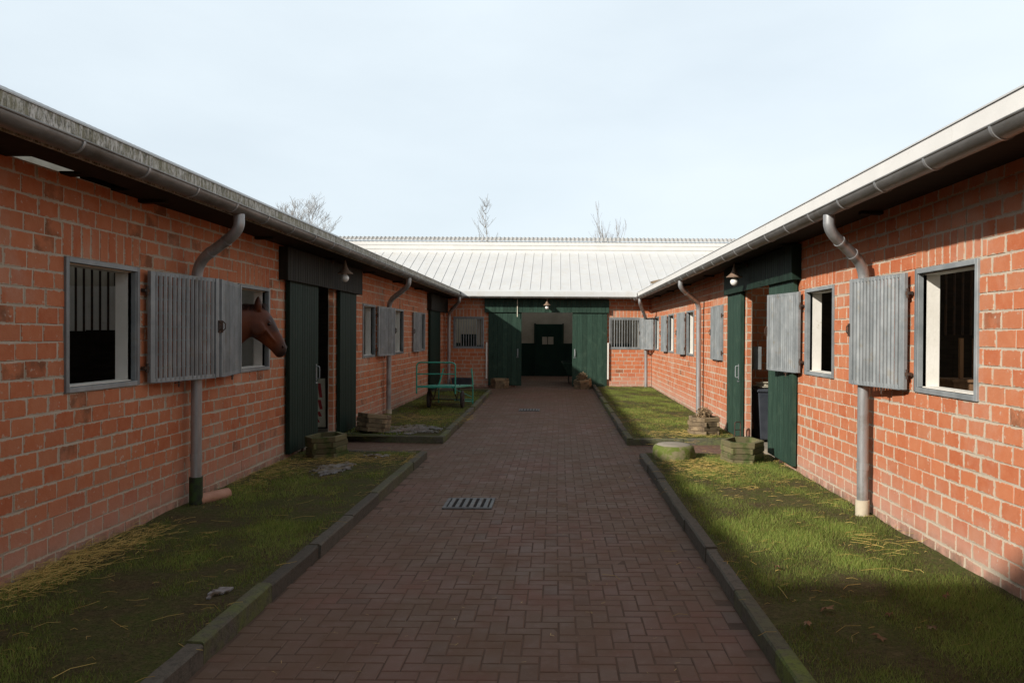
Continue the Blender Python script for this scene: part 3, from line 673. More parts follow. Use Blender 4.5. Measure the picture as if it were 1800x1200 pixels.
def interior(parent, s, xin, xw, parts, y0, y1):
    # far inner wall, floor, soffit and stall partitions
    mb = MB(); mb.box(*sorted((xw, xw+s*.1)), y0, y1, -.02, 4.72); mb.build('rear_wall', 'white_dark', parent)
    fl = MB(); fl.box(*sorted((xin, xw)), y0, y1, .0, .06); fl.build('stable_floor', 'concrete', parent)
    for (y, kind) in parts:
        if kind == 'bars':
            p = MB(); n = 24; F_ = Frame((xin, y, 0), (s, 0, 0), (0, -1, 0)); Wd = abs(xw-xin)
            for k in range(n):
                a0 = .0+Wd*k/n; a1 = Wd*(k+1)/n; c = (a0+a1)/2
                h = 1.30+.47*math.exp(-((c-1.0)/.75)**4)
                p.block(F_, a0, a1, .06, h, -.04, 0, .003)
            o = p.build('stall_partition', 'timber', parent)
            b = MB(); a0 = .05
            while a0 < Wd: b.tube([F_(a0, 1.3, -.02), F_(a0, 2.5, -.02)], .011, 6); a0 += .085
            b.obox(F_, 0, Wd, 2.5, 2.56, -.05, .01); b.build('bars', 'iron', o)
        elif kind == 'white':
            p = MB(); p.box(*sorted((xin, xw)), y-.06, y+.06, .0, 2.34); p.build('stall_partition', 'white', parent)
        elif kind == 'brick':
            F_ = Frame((xin, y, 0), (s, 0, 0), (0, -1, 0)); o = brick_wall(parent, F_, 0, abs(xw-xin), .05, 2.9, [], [])
            o.name = 'stall_partition'
        else:
            p = MB(); p.box(*sorted((xin, xw)), y-.05, y+.05, .0, 3.0); p.build('stall_partition', 'timber', parent)
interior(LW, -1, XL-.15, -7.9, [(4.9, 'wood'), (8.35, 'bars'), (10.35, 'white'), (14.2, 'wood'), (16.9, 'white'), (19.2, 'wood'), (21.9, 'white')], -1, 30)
def soffit(parent, xf, xw, y0, y1, z=2.885):
    mb = MB(); mb.box(*sorted((xf, xw)), y0, y1, z, z+.02)
    y = y0+.4
    while y < y1:
        mb.box(*sorted((xf+(xw-xf)*.55, xw-(xw-xf)*.01)), y, y+.08, z-.03, z-.001); y += 2.6
    return mb.build('soffit', 'timber', parent)
soffit(LW, -3.101, XL, 6.4, 25.15); soffit(LW, -3.101, XL, -1, 5.18)
q = MB(); q.box(-3.43, -3.101, 5.181, 6.399, 2.885, 2.905); q.box(-3.43, -3.40, 5.181, 6.399, 2.906, 3.10); q.box(-3.6, -3.431, 5.74, 5.86, 2.885, 2.905); q.build('soffit', 'timber', LW)
sp = MB(); sp.box(XL-.25, XL+.0, -1, 5.18, WZ+.002, 3.12); sp.box(XL-.25, XL+.0, 6.4, 25.15, WZ+.002, 3.12); sp.build('wall_plate', 'timber', LW)
# clay elbow at the foot of the first downpipe
cl = MB(); cl.tube(fillet([(-3.49, 7.67, .20), (-3.49, 7.67, .13), (-3.33, 8.02, .13)], .06, 4), [.056]*2+[.058]*4+[.058]*(len(fillet([(0, 0, 0), (0, 0, 1), (0, 1, 1)], .06, 4))-6), 16); cl.build('clay_elbow', 'clay', LW, smooth=True)

# ---- right wing
RW = empty('stable_wing', (XR, 12, 0), 0, 'long brick stable wing on the sunlit right side with a clean white fascia', 'stable')
FR = Frame((XR, 0, 0), (0, 1, 0), (-1, 0, 0))
wr = [(5.54, 6.52), (8.45, 9.43), (14.15, 15.12), (17.2, 18.16), (20.2, 21.2), (23.2, 24.15)]
dr = [(10.75, 12.45)]
lw(RW, FR, -1, YB, wr, dr, .03, [(12.45, -1, .05, 2.5)])
inner_leaf(RW, FR, -1, YB, 0, 3.0, wholes(wr)+[(a-.3, b+.6, -.1, 2.5) for a, b in dr])
for a_, b_ in wr: window(RW, FR, a_, b_)
put_shutter(RW, (XR-.05, 6.58), (XR-.20, 7.44), mirror=True); put_shutter(RW, (XR-.05, 9.5), (XR-.20, 10.38), mirror=True)
put_shutter(RW, (XR-.05, 18.22), (XR-.09, 19.1), mirror=True); put_shutter(RW, (XR-.05, 21.25), (XR-.08, 22.1), mirror=True)
put_shutter(RW, (XR-.04, 24.2), (XR-.36, 25.05), mirror=True, label='shutter swung out towards the corner of the yard')
put_shutter(RW, (XR-.035, 14.17), (XR-.035, 15.10), mirror=True, label='shutter closed over its window')
track_cover(RW, FR, 9.62, 13.55)
sliding_door(RW, FR, 9.72, 10.84, z0=.16); sliding_door(RW, FR, 12.5, 13.5, handle=12.62, z0=.14)
pipe(RW, [(2.38, 7.04, 2.82), (2.38, 7.04, 2.68), (2.81, 7.34, 2.40), (2.82, 7.36, .12)], collars=(.55,), foot=(.09, .24, 'cream_pipe'))
pipe(RW, [(2.38, 15.6, 2.82), (2.38, 15.6, 2.68), (2.81, 16.0, 2.40), (2.82, 16.0, .1)], collars=(.55,))
pipe(RW, [(2.38, 23.4, 2.82), (2.38, 23.4, 2.68), (2.72, 24.85, 2.25), (2.74, 24.9, .1)], collars=(.6,))
fas = MB(); y = -1
while y < 24.8: fas.box(2.455, 2.485, y+.002, min(y+3.0, 24.88)-.002, 2.86, 3.075); y += 3.0
fas.build('fascia', 'fascia', RW)
cap = MB(); cap.box(2.445, 2.50, -1, 24.85, 3.0765, 3.086); cap.build('roof_edge', 'seam', RW)
gutter(RW, (2.38, -1, 2.885), (2.38, 24.76, 2.885), brk=.78, phase=.4)
wing_roof(RW, 2.48, 7.3, 3.08, 4.74, -1, 30); band_x(RW, 7.3, 1, -1, 29)
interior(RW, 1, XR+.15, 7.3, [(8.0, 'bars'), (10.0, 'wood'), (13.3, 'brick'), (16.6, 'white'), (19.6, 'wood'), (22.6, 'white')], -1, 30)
soffit(RW, 2.486, XR, -1, 25.15)
sp = MB(); sp.box(XR, XR+.25, -1, 25.15, WZ+.002, 3.12); sp.build('wall_plate', 'timber', RW)

mg = MB(); mg.box(3.40, 3.80, 6.85, 7.15, .9, 1.36); mg.box(3.38, 3.82, 6.83, 7.17, 1.361, 1.385); o = mg.build('manger', 'wood_brown', RW)
mg = MB(); mg.box(3.52, 3.55, 6.98, 7.01, 1.386, 1.74); mg.box(3.64, 3.67, 6.98, 7.01, 1.386, 1.74); mg.build('manger_rail', 'wood_brown', o)

# ---- cross wing
BW = empty('stable_wing', (-.3, YB, 0), 0, 'cross wing at the yard end with white seamed roof and wide green doors', 'stable')
FB = Frame((0, YB, 0), (1, 0, 0), (0, -1, 0))
wb_ = [(-3.33, -2.36), (1.60, 2.58)]
mbh = wholes(wb_)+[(-1.35, .6, -.1, 2.5)]
brick_wall(BW, FB, XL+.0, XR-.0, .05, WZ, mbh, lint(wb_), [], .03, .255)
inner_leaf(BW, FB, XL-.1, XR+.1, 0, 3.0, wholes(wb_)+[(-1.35, .6, -.1, 2.5)])
window(BW, FB, *wb_[0], bars=11); window(BW, FB, *wb_[1], bars=11)
track_cover(BW, FB, -2.34, 1.59, z0=2.44, mat='green', wb=.12)
sliding_door(BW, FB, -2.22, -1.17, z0=.14, handle=-1.29, wb=.15, guard=-2.27); sliding_door(BW, FB, .43, 1.53, z0=.12, handle=.51, wb=.15, guard=1.56)
t = MB(); t.obox(FB, -1.315, -1.295, 2.3, 2.85, .155, .16); t.build('rope_end', 'paper', BW)
fas = MB(); fas.box(-3.05, 2.43, 24.835, 24.86, 2.90, 3.085); fas.build('fascia', 'roof', BW)
gutter(BW, (2.43, 24.755, 2.925), (-3.04, 24.755, 2.925), brk=1.0, mat='zinc', r=.06)
rf = MB(); e0, e1 = (24.84, 3.09), (28.95, 4.71); sl_ = (e1[1]-e0[1])/(e1[0]-e0[0])
rf.add([(-9, e0[0], e0[1]), (9, e0[0], e0[1]), (9, e1[0], e1[1]), (-9, e1[0], e1[1]), (-9, e0[0], e0[1]-.04), (9, e0[0], e0[1]-.04), (9, e1[0], e1[1]-.04), (-9, e1[0], e1[1]-.04)], [(0, 1, 2, 3), (4, 5, 6, 7), (0, 4, 5, 1)])
x = -8.93
while x < 9:
    y0_, z0_ = e0[0]+.16, e0[1]+.16*sl_
    rf.add([(x, y0_, z0_), (x+.026, y0_, z0_), (x+.026, e1[0]-.02, e1[1]-.01), (x, e1[0]-.02, e1[1]-.01), (x+.008, y0_, z0_+.015), (x+.018, y0_, z0_+.015), (x+.018, e1[0]-.02, e1[1]+.005), (x+.008, e1[0]-.02, e1[1]+.005)], MB.BF, 1); x += .32
rf.build('roof', ['roof', 'seam'], BW)
bd = MB()
for k in range(3): bd.box(-9, 9, 28.93+.006*k, 29.1, 4.665+k*.155, 4.665+k*.155+.135)
bd.box(-9, 9, 28.96, 29.1, 4.66, 5.12)
bd.build('clerestory_band', 'fascia', BW)
rd = MB(); vs = []; fs = []
for i in range(481):
    xx = -9+i*.0375; h = (0, .025, .035, .01)[i % 4]; vs += [(xx, 28.90-h, 5.13+h*.3), (xx+.02, 29.15-h, 5.275+h)]
for i in range(480): fs.append((2*i, 2*i+1, 2*i+3, 2*i+2))
rd.add(vs, fs); rd.build('ridge_sheet', 'ridge', BW)
# a bent sheet corner on the roof by the right valley
bs = MB(); bs.add([(2.95, 25.6, 3.42), (3.35, 25.6, 3.42), (3.42, 25.9, 3.60), (2.95, 25.75, 3.48), (3.3, 25.62, 3.50)], [(0, 1, 2, 3), (0, 1, 4)]); bs.build('bent_sheet', 'wood_old', BW)
# passage inside
ps = MB(); ps.box(-6, 6, 32.0, 32.1, 1.4, 4.6, 0); ps.box(-6, 6, 31.99, 32.1, 0, 1.4, 1)
ps.box(-2.6, -2.5, 25.4, 32, 1.4, 2.9, 0); ps.box(-2.59, -2.49, 25.4, 32, 0, 1.4, 1); ps.box(2.9, 3.0, 25.4, 32, 0, 2.9, 0)
ps.build('passage_wall', ['white_dark', 'dark_green_paint'], BW)
dd = MB(); dd.box(-.92, .14, 31.93, 31.985, .08, 2.17); dd.box(-.98, -.925, 31.92, 31.985, .08, 2.2, 0); dd.box(.145, .2, 31.92, 31.985, .08, 2.2, 0); o = dd.build('passage_door', 'dark_green_paint', BW)
pn = MB(); pn.box(-.66, -.46, 31.915, 31.928, 1.36, 1.66); pn.box(-.43, -.21, 31.915, 31.928, 1.36, 1.66); pn.build('pane', 'white_dark', o)
cl_ = MB(); cl_.box(-6, 6, 25.35, 28.6, 2.95, 3.0); cl_.build('ceiling', 'timber', BW)
f2 = MB(); f2.box(XL, XR, 25.0, 25.2, 2.885, 2.905); f2.box(XL, XR, 24.86, 25.0, 2.885, 2.905); f2.build('soffit', 'timber', BW)
sp = MB(); sp.box(XL, XR, YB+.0, YB+.25, WZ+.002, 3.15); sp.build('wall_plate', 'timber', BW)
# things inside the passage windows
bl = MB(); bl.box(-3.5, -2.7, 28.4, 28.5, .1, 1.75); bl.build('stall_partition', 'dark_green_paint', BW)

# ---- unseen building added behind the camera so its eave shades the foreground
BN = MB(); BN.box(-18, -2.6, -9, -1.3, 0, 4.95); BN.box(-18.2, -2.4, -9.3, -1.05, 4.95, 5.02)
tag(BN.build('unseen_barn', 'unseen_barn'), 'unseen brick building added behind the viewer to shade the foreground', 'unseen_barn')

# ------------------------------------------------------------------ wall lamps
def make_lamp():
    r = empty('wall_lamp', (0, 0, 0))
    h = MB(); prof = [(.012, .20), (.018, .17), (.03, .11), (.055, .06), (.10, .02), (.118, .008), (.118, 0), (.10, .006), (.05, .03), (.01, .04)]
    h.lathe(prof, 0, 0, 28); h.build('hood', 'copper', r, smooth=True)
    g_ = MB(); n = 12; prof = [(.001, -.125)]+[(.058*math.sin(math.pi*k/n), -.066-.058*math.cos(math.pi*k/n)) for k in range(1, n)]+[(.02, -.008), (.03, .0)]
    g_.lathe(prof, 0, 0, 24); g_.build('globe', 'glass_white', r, smooth=True)
    b = MB(); b.tube(fillet([(0, 0, .19), (0, 0, .24), (-.10, 0, .24), (-.19, 0, .18)], .03, 4), .008, 8); b.tube([(-.20, 0, .18), (-.185, 0, .18)], .035, 12); b.build('bracket', 'iron', r, smooth=True)
    return r
lamp = make_lamp()
for i, (x, y, z, rz, lb) in enumerate(((XL+.125+.2, 12.2, 2.66, 0, 'brown hooded lamp with a white globe on the left header boards'),
                                       (XR-.125-.2, 11.85, 2.615, math.pi, 'brown hooded lamp with a white globe on the right header boards'),
                                       (-.37, YB-.125-.2, 2.66, -math.pi/2, 'small hooded lamp above the wide doors at the end of the yard'))):
    o = lamp if i == 0 else copy_tree(lamp)
    o.location = (x, y, z); o.rotation_euler.z = rz; tag(o, lb, 'wall lamp', 'hooded lamps above the doors')

# ------------------------------------------------------------------ planters
def make_planter(mat, rows=4, w=.54, h=.30):
    r = empty('planter', (0, 0, 0)); mb = MB(); n = 6; rad = w/2; hh = h/rows
    for k in range(rows):
        for i in range(n):
            a0 = 2*math.pi*i/n; a1 = 2*math.pi*(i+1)/n; rr = rad*(1+.03*(k % 2)*(1 if i % 2 else -1))
            p = Vector((math.cos(a0)*rr, math.sin(a0)*rr, 0)); q = Vector((math.cos(a1)*rr, math.sin(a1)*rr, 0)); t = (q-p).normalized(); nn = Vector((t.y, -t.x, 0))
            ex = .028 if (k+i) % 2 else -.01
            F_ = Frame(p, t, nn); mb.block(F_, -ex, (q-p).length+ex, k*hh+.002, (k+1)*hh-.002, -.035, .012, .006, 0, None, .003)
            mb.block(Frame(p+nn*-.035, t, -nn), 0, (q-p).length, k*hh+.002, (k+1)*hh-.002, 0, .004, .003, 0)
    o = mb.build('log_wall', mat, r)
    s = MB(); s.lathe([(rad*.86, h*.70), (rad*.5, h*.76), (.02, h*.78)], 0, 0, 18, wob=.02); s.build('soil', 'soil', r, smooth=True)
    return r
def twig_ball(parent, rad, z, n=420):
    mb = MB()
    for _ in range(n):
        v = Vector((random.gauss(0, 1), random.gauss(0, 1), random.gauss(.25, 1))).normalized(); q = v*rad*random.uniform(.55, 1.08)+Vector((0, 0, z)); p = Vector((v.x*.03, v.y*.03, z-rad*.5))
        if random.random() < .75: p = q-(v+Vector((random.uniform(-.9, .9), random.uniform(-.9, .9), random.uniform(-.5, .5)))).normalized()*random.uniform(.04, .09)
        q += Vector((random.uniform(-.02, .02), random.uniform(-.02, .02), 0)); mb.tube([p, (p+q)/2+Vector((random.uniform(-.01, .01),)*3), q], [.003, .0024, .0015], 3, cap=False)
        if random.random() < .8:
            t = Vector((random.uniform(-1, 1), random.uniform(-1, 1), random.uniform(-1, 1))).normalized()*.014; s_ = t.cross(v).normalized()*.008; mb.add([q-t-s_, q-t+s_, q+t+s_, q+t-s_], [(0, 1, 2, 3)])
    return mb.build('dry_shrub', 'dry_bush', parent, rel=False)
pm = make_planter('wood_moss', rows=4, w=.52, h=.30); po = make_planter('wood_old')
P1 = pm; P1.location = (-3.12, 10.75, .085); P1.rotation_euler = (R(2), R(-3), R(8)); tag(P1, 'green mossy log planter standing by the left shaded sliding door', 'planter', 'low timber planters in the yard')
P4 = copy_tree(pm); P4.location = (2.42, 10.45, .09); P4.rotation_euler = (R(3), 0, R(-12)); tag(P4, 'mossy log planter beside the right sliding door near the round stone', 'planter', 'low timber planters in the yard')
P2 = po; P2.location = (-3.12, 13.4, .10); P2.rotation_euler = (R(-4), R(7), R(22)); tag(P2, 'tilted brown log planter at the corner of the lawn with the trolley', 'planter', 'low timber planters in the yard')
P3 = copy_tree(po); P3.location = (2.45, 13.4, .09); P3.rotation_euler = (0, 0, R(25)); tag(P3, 'log planter with a dry shrub beside the far right door panel', 'planter', 'low timber planters in the yard'); twig_ball(P3, .14, .32)
P5 = copy_tree(po); P5.location = (-1.82, 24.7, .085); P5.rotation_euler = (0, 0, R(5)); tag(P5, 'empty log planter in front of the left leaf of the wide doors', 'planter', 'low timber planters in the yard')
P6 = copy_tree(po); P6.location = (.76, 24.6, .085); P6.rotation_euler = (R(4), R(-6), R(14)); tag(P6, 'sagging log planter with a round dry shrub before the right leaf of the wide doors', 'planter', 'low timber planters in the yard'); twig_ball(P6, .17, .34, 500)
# round stone
st = MB(); st.lathe([(.285, .0), (.295, .04), (.29, .11), (.28, .17), (.268, .205), (.25, .222), (.18, .230), (.08, .236), (.01, .238)], 1.56, 10.75, 40, wob=.018)
st.lathe([(.235, .2190), (.21, .236), (.12, .243), (.01, .245)], 1.56, 10.75, 40, 1, wob=.02)
o = st.build('round_stone', ['stone_moss', 'concrete'], smooth=True, ang=80); o.location.z = .05
tag(o, 'squat round mossy stone on the corner of the right lawn', 'stone')

# ------------------------------------------------------------------ gully grates
def grate(x, y, w, d, label, moss=False):
    z = gz(y)+.006; r = empty('drain_grate', (x, y, z), 0, label, 'drain')
    f = MB(); t = .035
    f.box(x-w/2, x+w/2, y-d/2, y-d/2+t, z-.03, z+.008); f.box(x-w/2, x+w/2, y+d/2-t, y+d/2, z-.03, z+.008); f.box(x-w/2, x-w/2+t, y-d/2+t, y+d/2-t, z-.03, z+.008); f.box(x+w/2-t, x+w/2, y-d/2+t, y+d/2-t, z-.03, z+.008)
    o = f.build('frame', 'drain', r); o.modifiers.new('b', 'BEVEL').width = .004
    n = 6; b = MB()
    for k in range(n):
        c = x-w/2+t+(w-2*t)*(k+.5)/n; b.box(c-.021, c+.021, y-d/2+t, y+d/2-t, z-.03, z+.010)
    o = b.build('bars', 'drain', r); o.modifiers.new('b', 'BEVEL').width = .004
    p = MB(); p.box(x-w/2+t, x+w/2-t, y-d/2+t, y+d/2-t, z-.002, z+.0005); p.build('pit_shade_sheet', 'pit_shade', r)  # flat near-black sheet, the shade between the bars is painted on
grate(-.91, 8.2, .5, .50, 'iron drain grate set in the paving in the foreground'); grate(-.66, 18.1, .47, .47, 'smaller looking far drain grate in the middle of the path')

# ------------------------------------------------------------------ trolley
TR = empty('trolley', (-2.6, 18.1, LAWN), 0, 'green tubular platform trolley with two black wheels parked on the left lawn', 'trolley')
fr = MB(); r_ = .017
x0, x1 = -3.08, -2.24; yf = 17.3
fr.tube(fillet([(x0, yf, .45), (x0, yf, 1.13), (x1, yf, 1.13), (x1, yf, .45)], .10, 6), r_, 10); fr.tube([(x0, yf, .88), (x1, yf, .88)], r_*.8, 10); fr.build('push_rail', 'green_paint', TR, smooth=True)
dk = MB(); dk.add([(x0, yf, .62), (x1, yf, .62), (-2.02, 18.95, .55), (-2.86, 18.95, .55), (x0, yf, .58), (x1, yf, .58), (-2.02, 18.95, .51), (-2.86, 18.95, .51)], MB.BF)
dk.build('platform', 'green_paint', TR)
for (xb, dx) in ((-2.84, .10), (-2.03, -.04)):
    bk = MB(); bk.tube([(xb, 18.93, .54), (xb+dx, 18.98, .93)], r_*1.1, 10); bk.build('rear_post', 'green_paint', TR, smooth=True)
for xb in (-2.84, -2.03):
    lg = MB(); lg.tube([(xb, 18.9, .54), (xb, 18.9, .10)], r_*.9, 8); lg.build('leg', 'green_paint', TR, smooth=True)
lg = MB(); lg.tube([(-2.84, 18.9, .2), (-2.03, 18.9, .2)], r_*.8, 8); lg.tube([(-2.03, 18.9, .15), (-2.3, 17.7, .28)], r_*.7, 8); lg.tube([(x1-.1, yf+.1, .58), (-2.03, 18.9, .25)], r_*.6, 8)
lg.build('brace', 'green_paint', TR, smooth=True)
ax = MB(); ax.tube([(-2.90, 17.75, .29), (-2.14, 17.75, .29)], .014, 8)
for xa in (-2.78, -2.26): ax.tube([(xa, 17.75, .29), (xa-.06, 17.5, .58)], .012, 8); ax.tube([(xa, 17.75, .29), (xa+.02, 18.1, .60)], .012, 8)
ax.build('axle', 'iron', TR, smooth=True)
for xw in (-2.88, -2.14):
    w_ = MB(); n = 26; pr = [(.10, -.028), (.165, -.034), (.19, -.02), (.196, 0), (.19, .02), (.165, .034), (.10, .028)]
    vs = []; fs = []
    for (rr, d) in pr:
        for k in range(n): a_ = 2*math.pi*k/n; vs.append((xw+d, 17.75+rr*math.cos(a_), .295+rr*math.sin(a_)))
    for i in range(len(pr)-1):
        for k in range(n): fs.append((i*n+k, i*n+(k+1) % n, (i+1)*n+(k+1) % n, (i+1)*n+k))
    w_.add(vs, fs); o = w_.build('wheel', 'rubber', TR, smooth=True, ang=50)
    rm = MB(); rm.tube([(xw-.022, 17.75, .295), (xw+.022, 17.75, .295)], .101, 24); rm.tube([(xw-.04, 17.75, .295), (xw+.04, 17.75, .295)], .03, 16); rm.build('rim', 'iron', o, smooth=True)

# dark trough in the corner, bin, notice board, feed cart, boot scraper
def tub(name, x0, x1, y0, y1, z0, z1, mat, label, cat, th=.02, tap=.04):
    r = empty(name, ((x0+x1)/2, (y0+y1)/2, z0), 0, label, cat); mb = MB()
    o_ = [(x0+tap, y0+tap, z0), (x1-tap, y0+tap, z0), (x1-tap, y1-tap, z0), (x0+tap, y1-tap, z0), (x0, y0, z1), (x1, y0, z1), (x1, y1, z1), (x0, y1, z1),
          (x0+th, y0+th, z1), (x1-th, y0+th, z1), (x1-th, y1-th, z1), (x0+th, y1-th, z1), (x0+tap+th, y0+tap+th, z0+.05), (x1-tap-th, y0+tap+th, z0+.05), (x1-tap-th, y1-tap-th, z0+.05), (x0+tap+th, y1-tap-th, z0+.05)]
    f = [(0, 3, 2, 1)]
    for i in range(4):
        j = (i+1) % 4; f += [(i, j, 4+j, 4+i), (4+i, 4+j, 8+j, 8+i), (8+i, 8+j, 12+j, 12+i)]
    f.append((12, 13, 14, 15)); mb.add(o_, f); b = mb.build('basin', mat, r); b.modifiers.new('b', 'BEVEL').width = .01
    rm = MB(); rm.tube([(x0, y0, z1), (x1, y0, z1), (x1, y1, z1), (x0, y1, z1), (x0, y0, z1)], .014, 8); rm.build('rim', mat, r, smooth=True)
    return r
tub('feed_trough', -3.30, -2.68, 24.5, 24.95, .12, .38, 'plastic', 'dark plastic trough at the foot of the back wall under the left barred window', 'trough')
fc = tub('feed_cart', .12, 1.1, 26.7, 28.6, .38, .80, 'green', 'green feed cart half hidden behind the right leaf of the wide doors', 'feed cart', tap=.18)
for (wx, wy) in ((.35, 27.0), (.35, 28.3), (.9, 27.0), (.9, 28.3)):
    wv = MB(); wv.tube([(wx-.02, wy, .26), (wx+.02, wy, .26)], .14, 18); wv.build('wheel', 'rubber', fc, smooth=True)
bn = empty('wheelie_bin', (3.42, 12.75, .06), 0, 'black wheeled bin topped with papers inside the right doorway', 'bin')
b = MB(); x0, x1, y0, y1 = 3.15, 3.62, 12.55, 13.05
b.add([(x0+.05, y0+.05, .10), (x1-.05, y0+.05, .10), (x1-.05, y1-.05, .10), (x0+.05, y1-.05, .10), (x0, y0, .86), (x1, y0, .86), (x1, y1, .86), (x0, y1, .86)], MB.BF); o = b.build('body', 'plastic', bn); o.modifiers.new('b', 'BEVEL').width = .02
b = MB(); b.add([(x0-.02, y0-.02, .865), (x1+.02, y0-.02, .865), (x1+.02, y1+.02, .865), (x0-.02, y1+.02, .865), (x0, y0, .91), (x1, y0, .91), (x1, y1, .93), (x0, y1, .93)], MB.BF); o = b.build('lid', 'plastic', bn); o.modifiers.new('b', 'BEVEL').width = .01
for xx in (x0+.04, x1-.10):
    b = MB(); b.tube([(xx, y1, .14), (xx+.06, y1, .14)], .09, 16); b.build('wheel', 'rubber', bn, smooth=True)
pp = MB()
for k in range(7):
    F_ = Frame((3.35+random.uniform(-.05, .05), 12.78+random.uniform(-.06, .06), .935+.012*k), Vector((math.cos(k*1.3), math.sin(k*1.3), 0)), Vector((-math.sin(k*1.3), math.cos(k*1.3), 0)))
    pp.obox(F_, -.13, .13, 0, .008, -.09, .09)
tag(pp.build('paper_pile', 'paper'), 'heap of pale papers lying on the black bin', 'papers')
sg = empty('notice_board', (-4.0, 13.5, .06), 0, 'white board with red marks leaning inside the left doorway', 'board')
b = MB(); b.add([(-4.11, 13.50, .16), (-3.95, 13.5, .16), (-3.98, 13.55, .98), (-4.14, 13.55, .98), (-4.11, 13.53, .16), (-3.95, 13.53, .16), (-3.98, 13.58, .98), (-4.14, 13.58, .98)], MB.BF); b.build('panel', 'paper', sg)
b = MB()
for (za, zb, xo) in ((.24, .30, .0), (.34, .42, .03), (.46, .62, .04), (.66, .90, .03)):
    q = lambda z: 13.495+(z-.16)*.0610
    b.add([(-4.09+xo, q(za), za), (-4.04+xo, q(za), za), (-4.045+xo-.03, q(zb), zb), (-4.10+xo-.03, q(zb), zb)], [(0, 1, 2, 3)])
b.build('red_mark', 'red', sg)
bx = MB(); bx.box(XR+.02+.13, XR+.27, 12.56, 12.66, 1.22, 1.58); o = bx.build('fuse_box', 'galv', RW)
bc = empty('boot_scraper', (2.80, 12.28, .02), 0, 'small iron boot scraper standing at the right door jamb', 'boot scraper')
b = MB(); b.tube(fillet([(2.72, 12.25, .02), (2.72, 12.25, .42), (2.82, 12.3, .42), (2.82, 12.3, .02)], .03, 3), .009, 8); b.build('frame', 'iron', bc)
b = MB()
for z in (.10, .20, .30): b.tube([(2.72, 12.25, z), (2.82, 12.3, z)], .007, 6)
b.build('rung', 'iron', bc)
# dry leaves on the right lawn
lf = MB(); n = 14
pts = [(0, 0)]
for k in range(n):
    a_ = 2*math.pi*k/n; rr = .045*(1 if k % 2 else .55)*(1.3 if k in (0, 1, 13) else 1); pts.append((rr*math.cos(a_)*1.3, rr*math.sin(a_)*.8))
lf.add([(x, y, .012*math.sin(x*60)+.01*math.cos(y*70)) for x, y in pts], [(0, k, k % n+1) for k in range(1, n+1)])
leaf = lf.build('dry_leaf', 'leaf_dry')
spots = [(1.62, 4.75), (1.95, 4.65), (1.42, 4.5), (2.1, 4.45), (1.75, 4.3), (2.45, 5.0), (1.55, 5.6), (1.9, 5.0), (2.4, 4.4), (1.7, 7.9)]
where = ['behind the straw on the foreground of the right lawn', 'in the middle of the foreground of the right lawn', 'next to the mossy kerb stone', 'near the bottom edge of the right lawn', 'lowest on the right lawn', 'closest to the sunlit wall', 'beside the kerb just ahead of the shade', 'between two other leaves in the shade', 'in the lower right corner of the lawn', 'farthest along the right lawn']
for i, (x, y) in enumerate(spots[:7]):
    o = leaf if i == 0 else leaf.copy()
    if i: col.objects.link(o)
    o.location = (x, y, LAWN+.03); o.rotation_euler = (random.uniform(-.3, .3), random.uniform(-.3, .3), random.uniform(0, 6)); s_ = random.uniform(.5, .8); o.scale = (s_, s_, s_)
    tag(o, 'brown curled leaf '+where[i], 'leaf', 'dry leaves on the right lawn')

# ------------------------------------------------------------------ horse
def hp(px, py):
    Y = 9.2+(px-413)/90*.4; return Vector(((px-982)/1400*Y, Y, 1.75-(py-585.5)/1400*Y))
def horse_mat():
    m, n, l, b = newmat('chestnut_coat'); geo = n.new('ShaderNodeNewGeometry'); P = geo.outputs['Position']; sp_ = n.new('ShaderNodeSeparateXYZ'); l.new(P, sp_.inputs[0])
    c = mixc(n, l, ramp(n, l, noise_n(n, l, 6, 5, .6, P), .35, .65), (.080, .018, .005), (.130, .031, .008))
    d = n.new('ShaderNodeVectorMath'); d.operation = 'DISTANCE'; l.new(P, d.inputs[0]); d.inputs[1].default_value = hp(500, 622)
    c = mixc(n, l, ramp(n, l, d.outputs['Value'], .07, .17, .95, 0), c, (.012, .008, .007))
    for (pp_, r0, r1, am) in ((hp(478.5, 570), .085, .125, .75), (hp(457, 528), .06, .14, .8), (hp(441, 592), .05, .20, .6)):  # last spot: shade under the jaw painted into the throat coat
        d = n.new('ShaderNodeVectorMath'); d.operation = 'DISTANCE'; l.new(P, d.inputs[0]); d.inputs[1].default_value = pp_
        c = mixc(n, l, ramp(n, l, d.outputs['Value'], r0, r1, am, 0), c, (.026, .009, .005))
    c = mixc(n, l, ramp(n, l, noise_n(n, l, 50, 4, .7, P, sc=(1, 1, .3)), .5, .75, 0, .4), c, (.09, .024, .01))
    l.new(c, b.inputs['Base Color']); b.inputs['Roughness'].default_value = .5; b.inputs['Specular IOR Level'].default_value = .28
    bump(n, l, b, noise_n(n, l, 30, 4, .6, P), .002, .4)
    return m
M['coat'] = horse_mat()
secs = [  # top px, bottom px, half width
    ((413, 543), (413, 616), .12), ((424, 540.5), (424, 606), .108), ((436, 538.5), (434, 597), .092), ((446, 537.5), (442, 593), .084), ((456, 539), (449, 597), .092),
    ((466, 543.5), (457, 602), .100), ((474, 551), (464, 607), .103), ((480.5, 561), (469, 611), .094), ((486, 572), (474, 615), .078), ((491, 582), (477, 618), .066), ((496, 591), (480, 621), .060), ((500.5, 600), (483, 625), .061), ((503.5, 608), (487, 628), .060), ((504.5, 615), (492, 628.5), .050), ((502, 621), (497, 627), .028)]
hb = MB(); ns = 20; rings = []
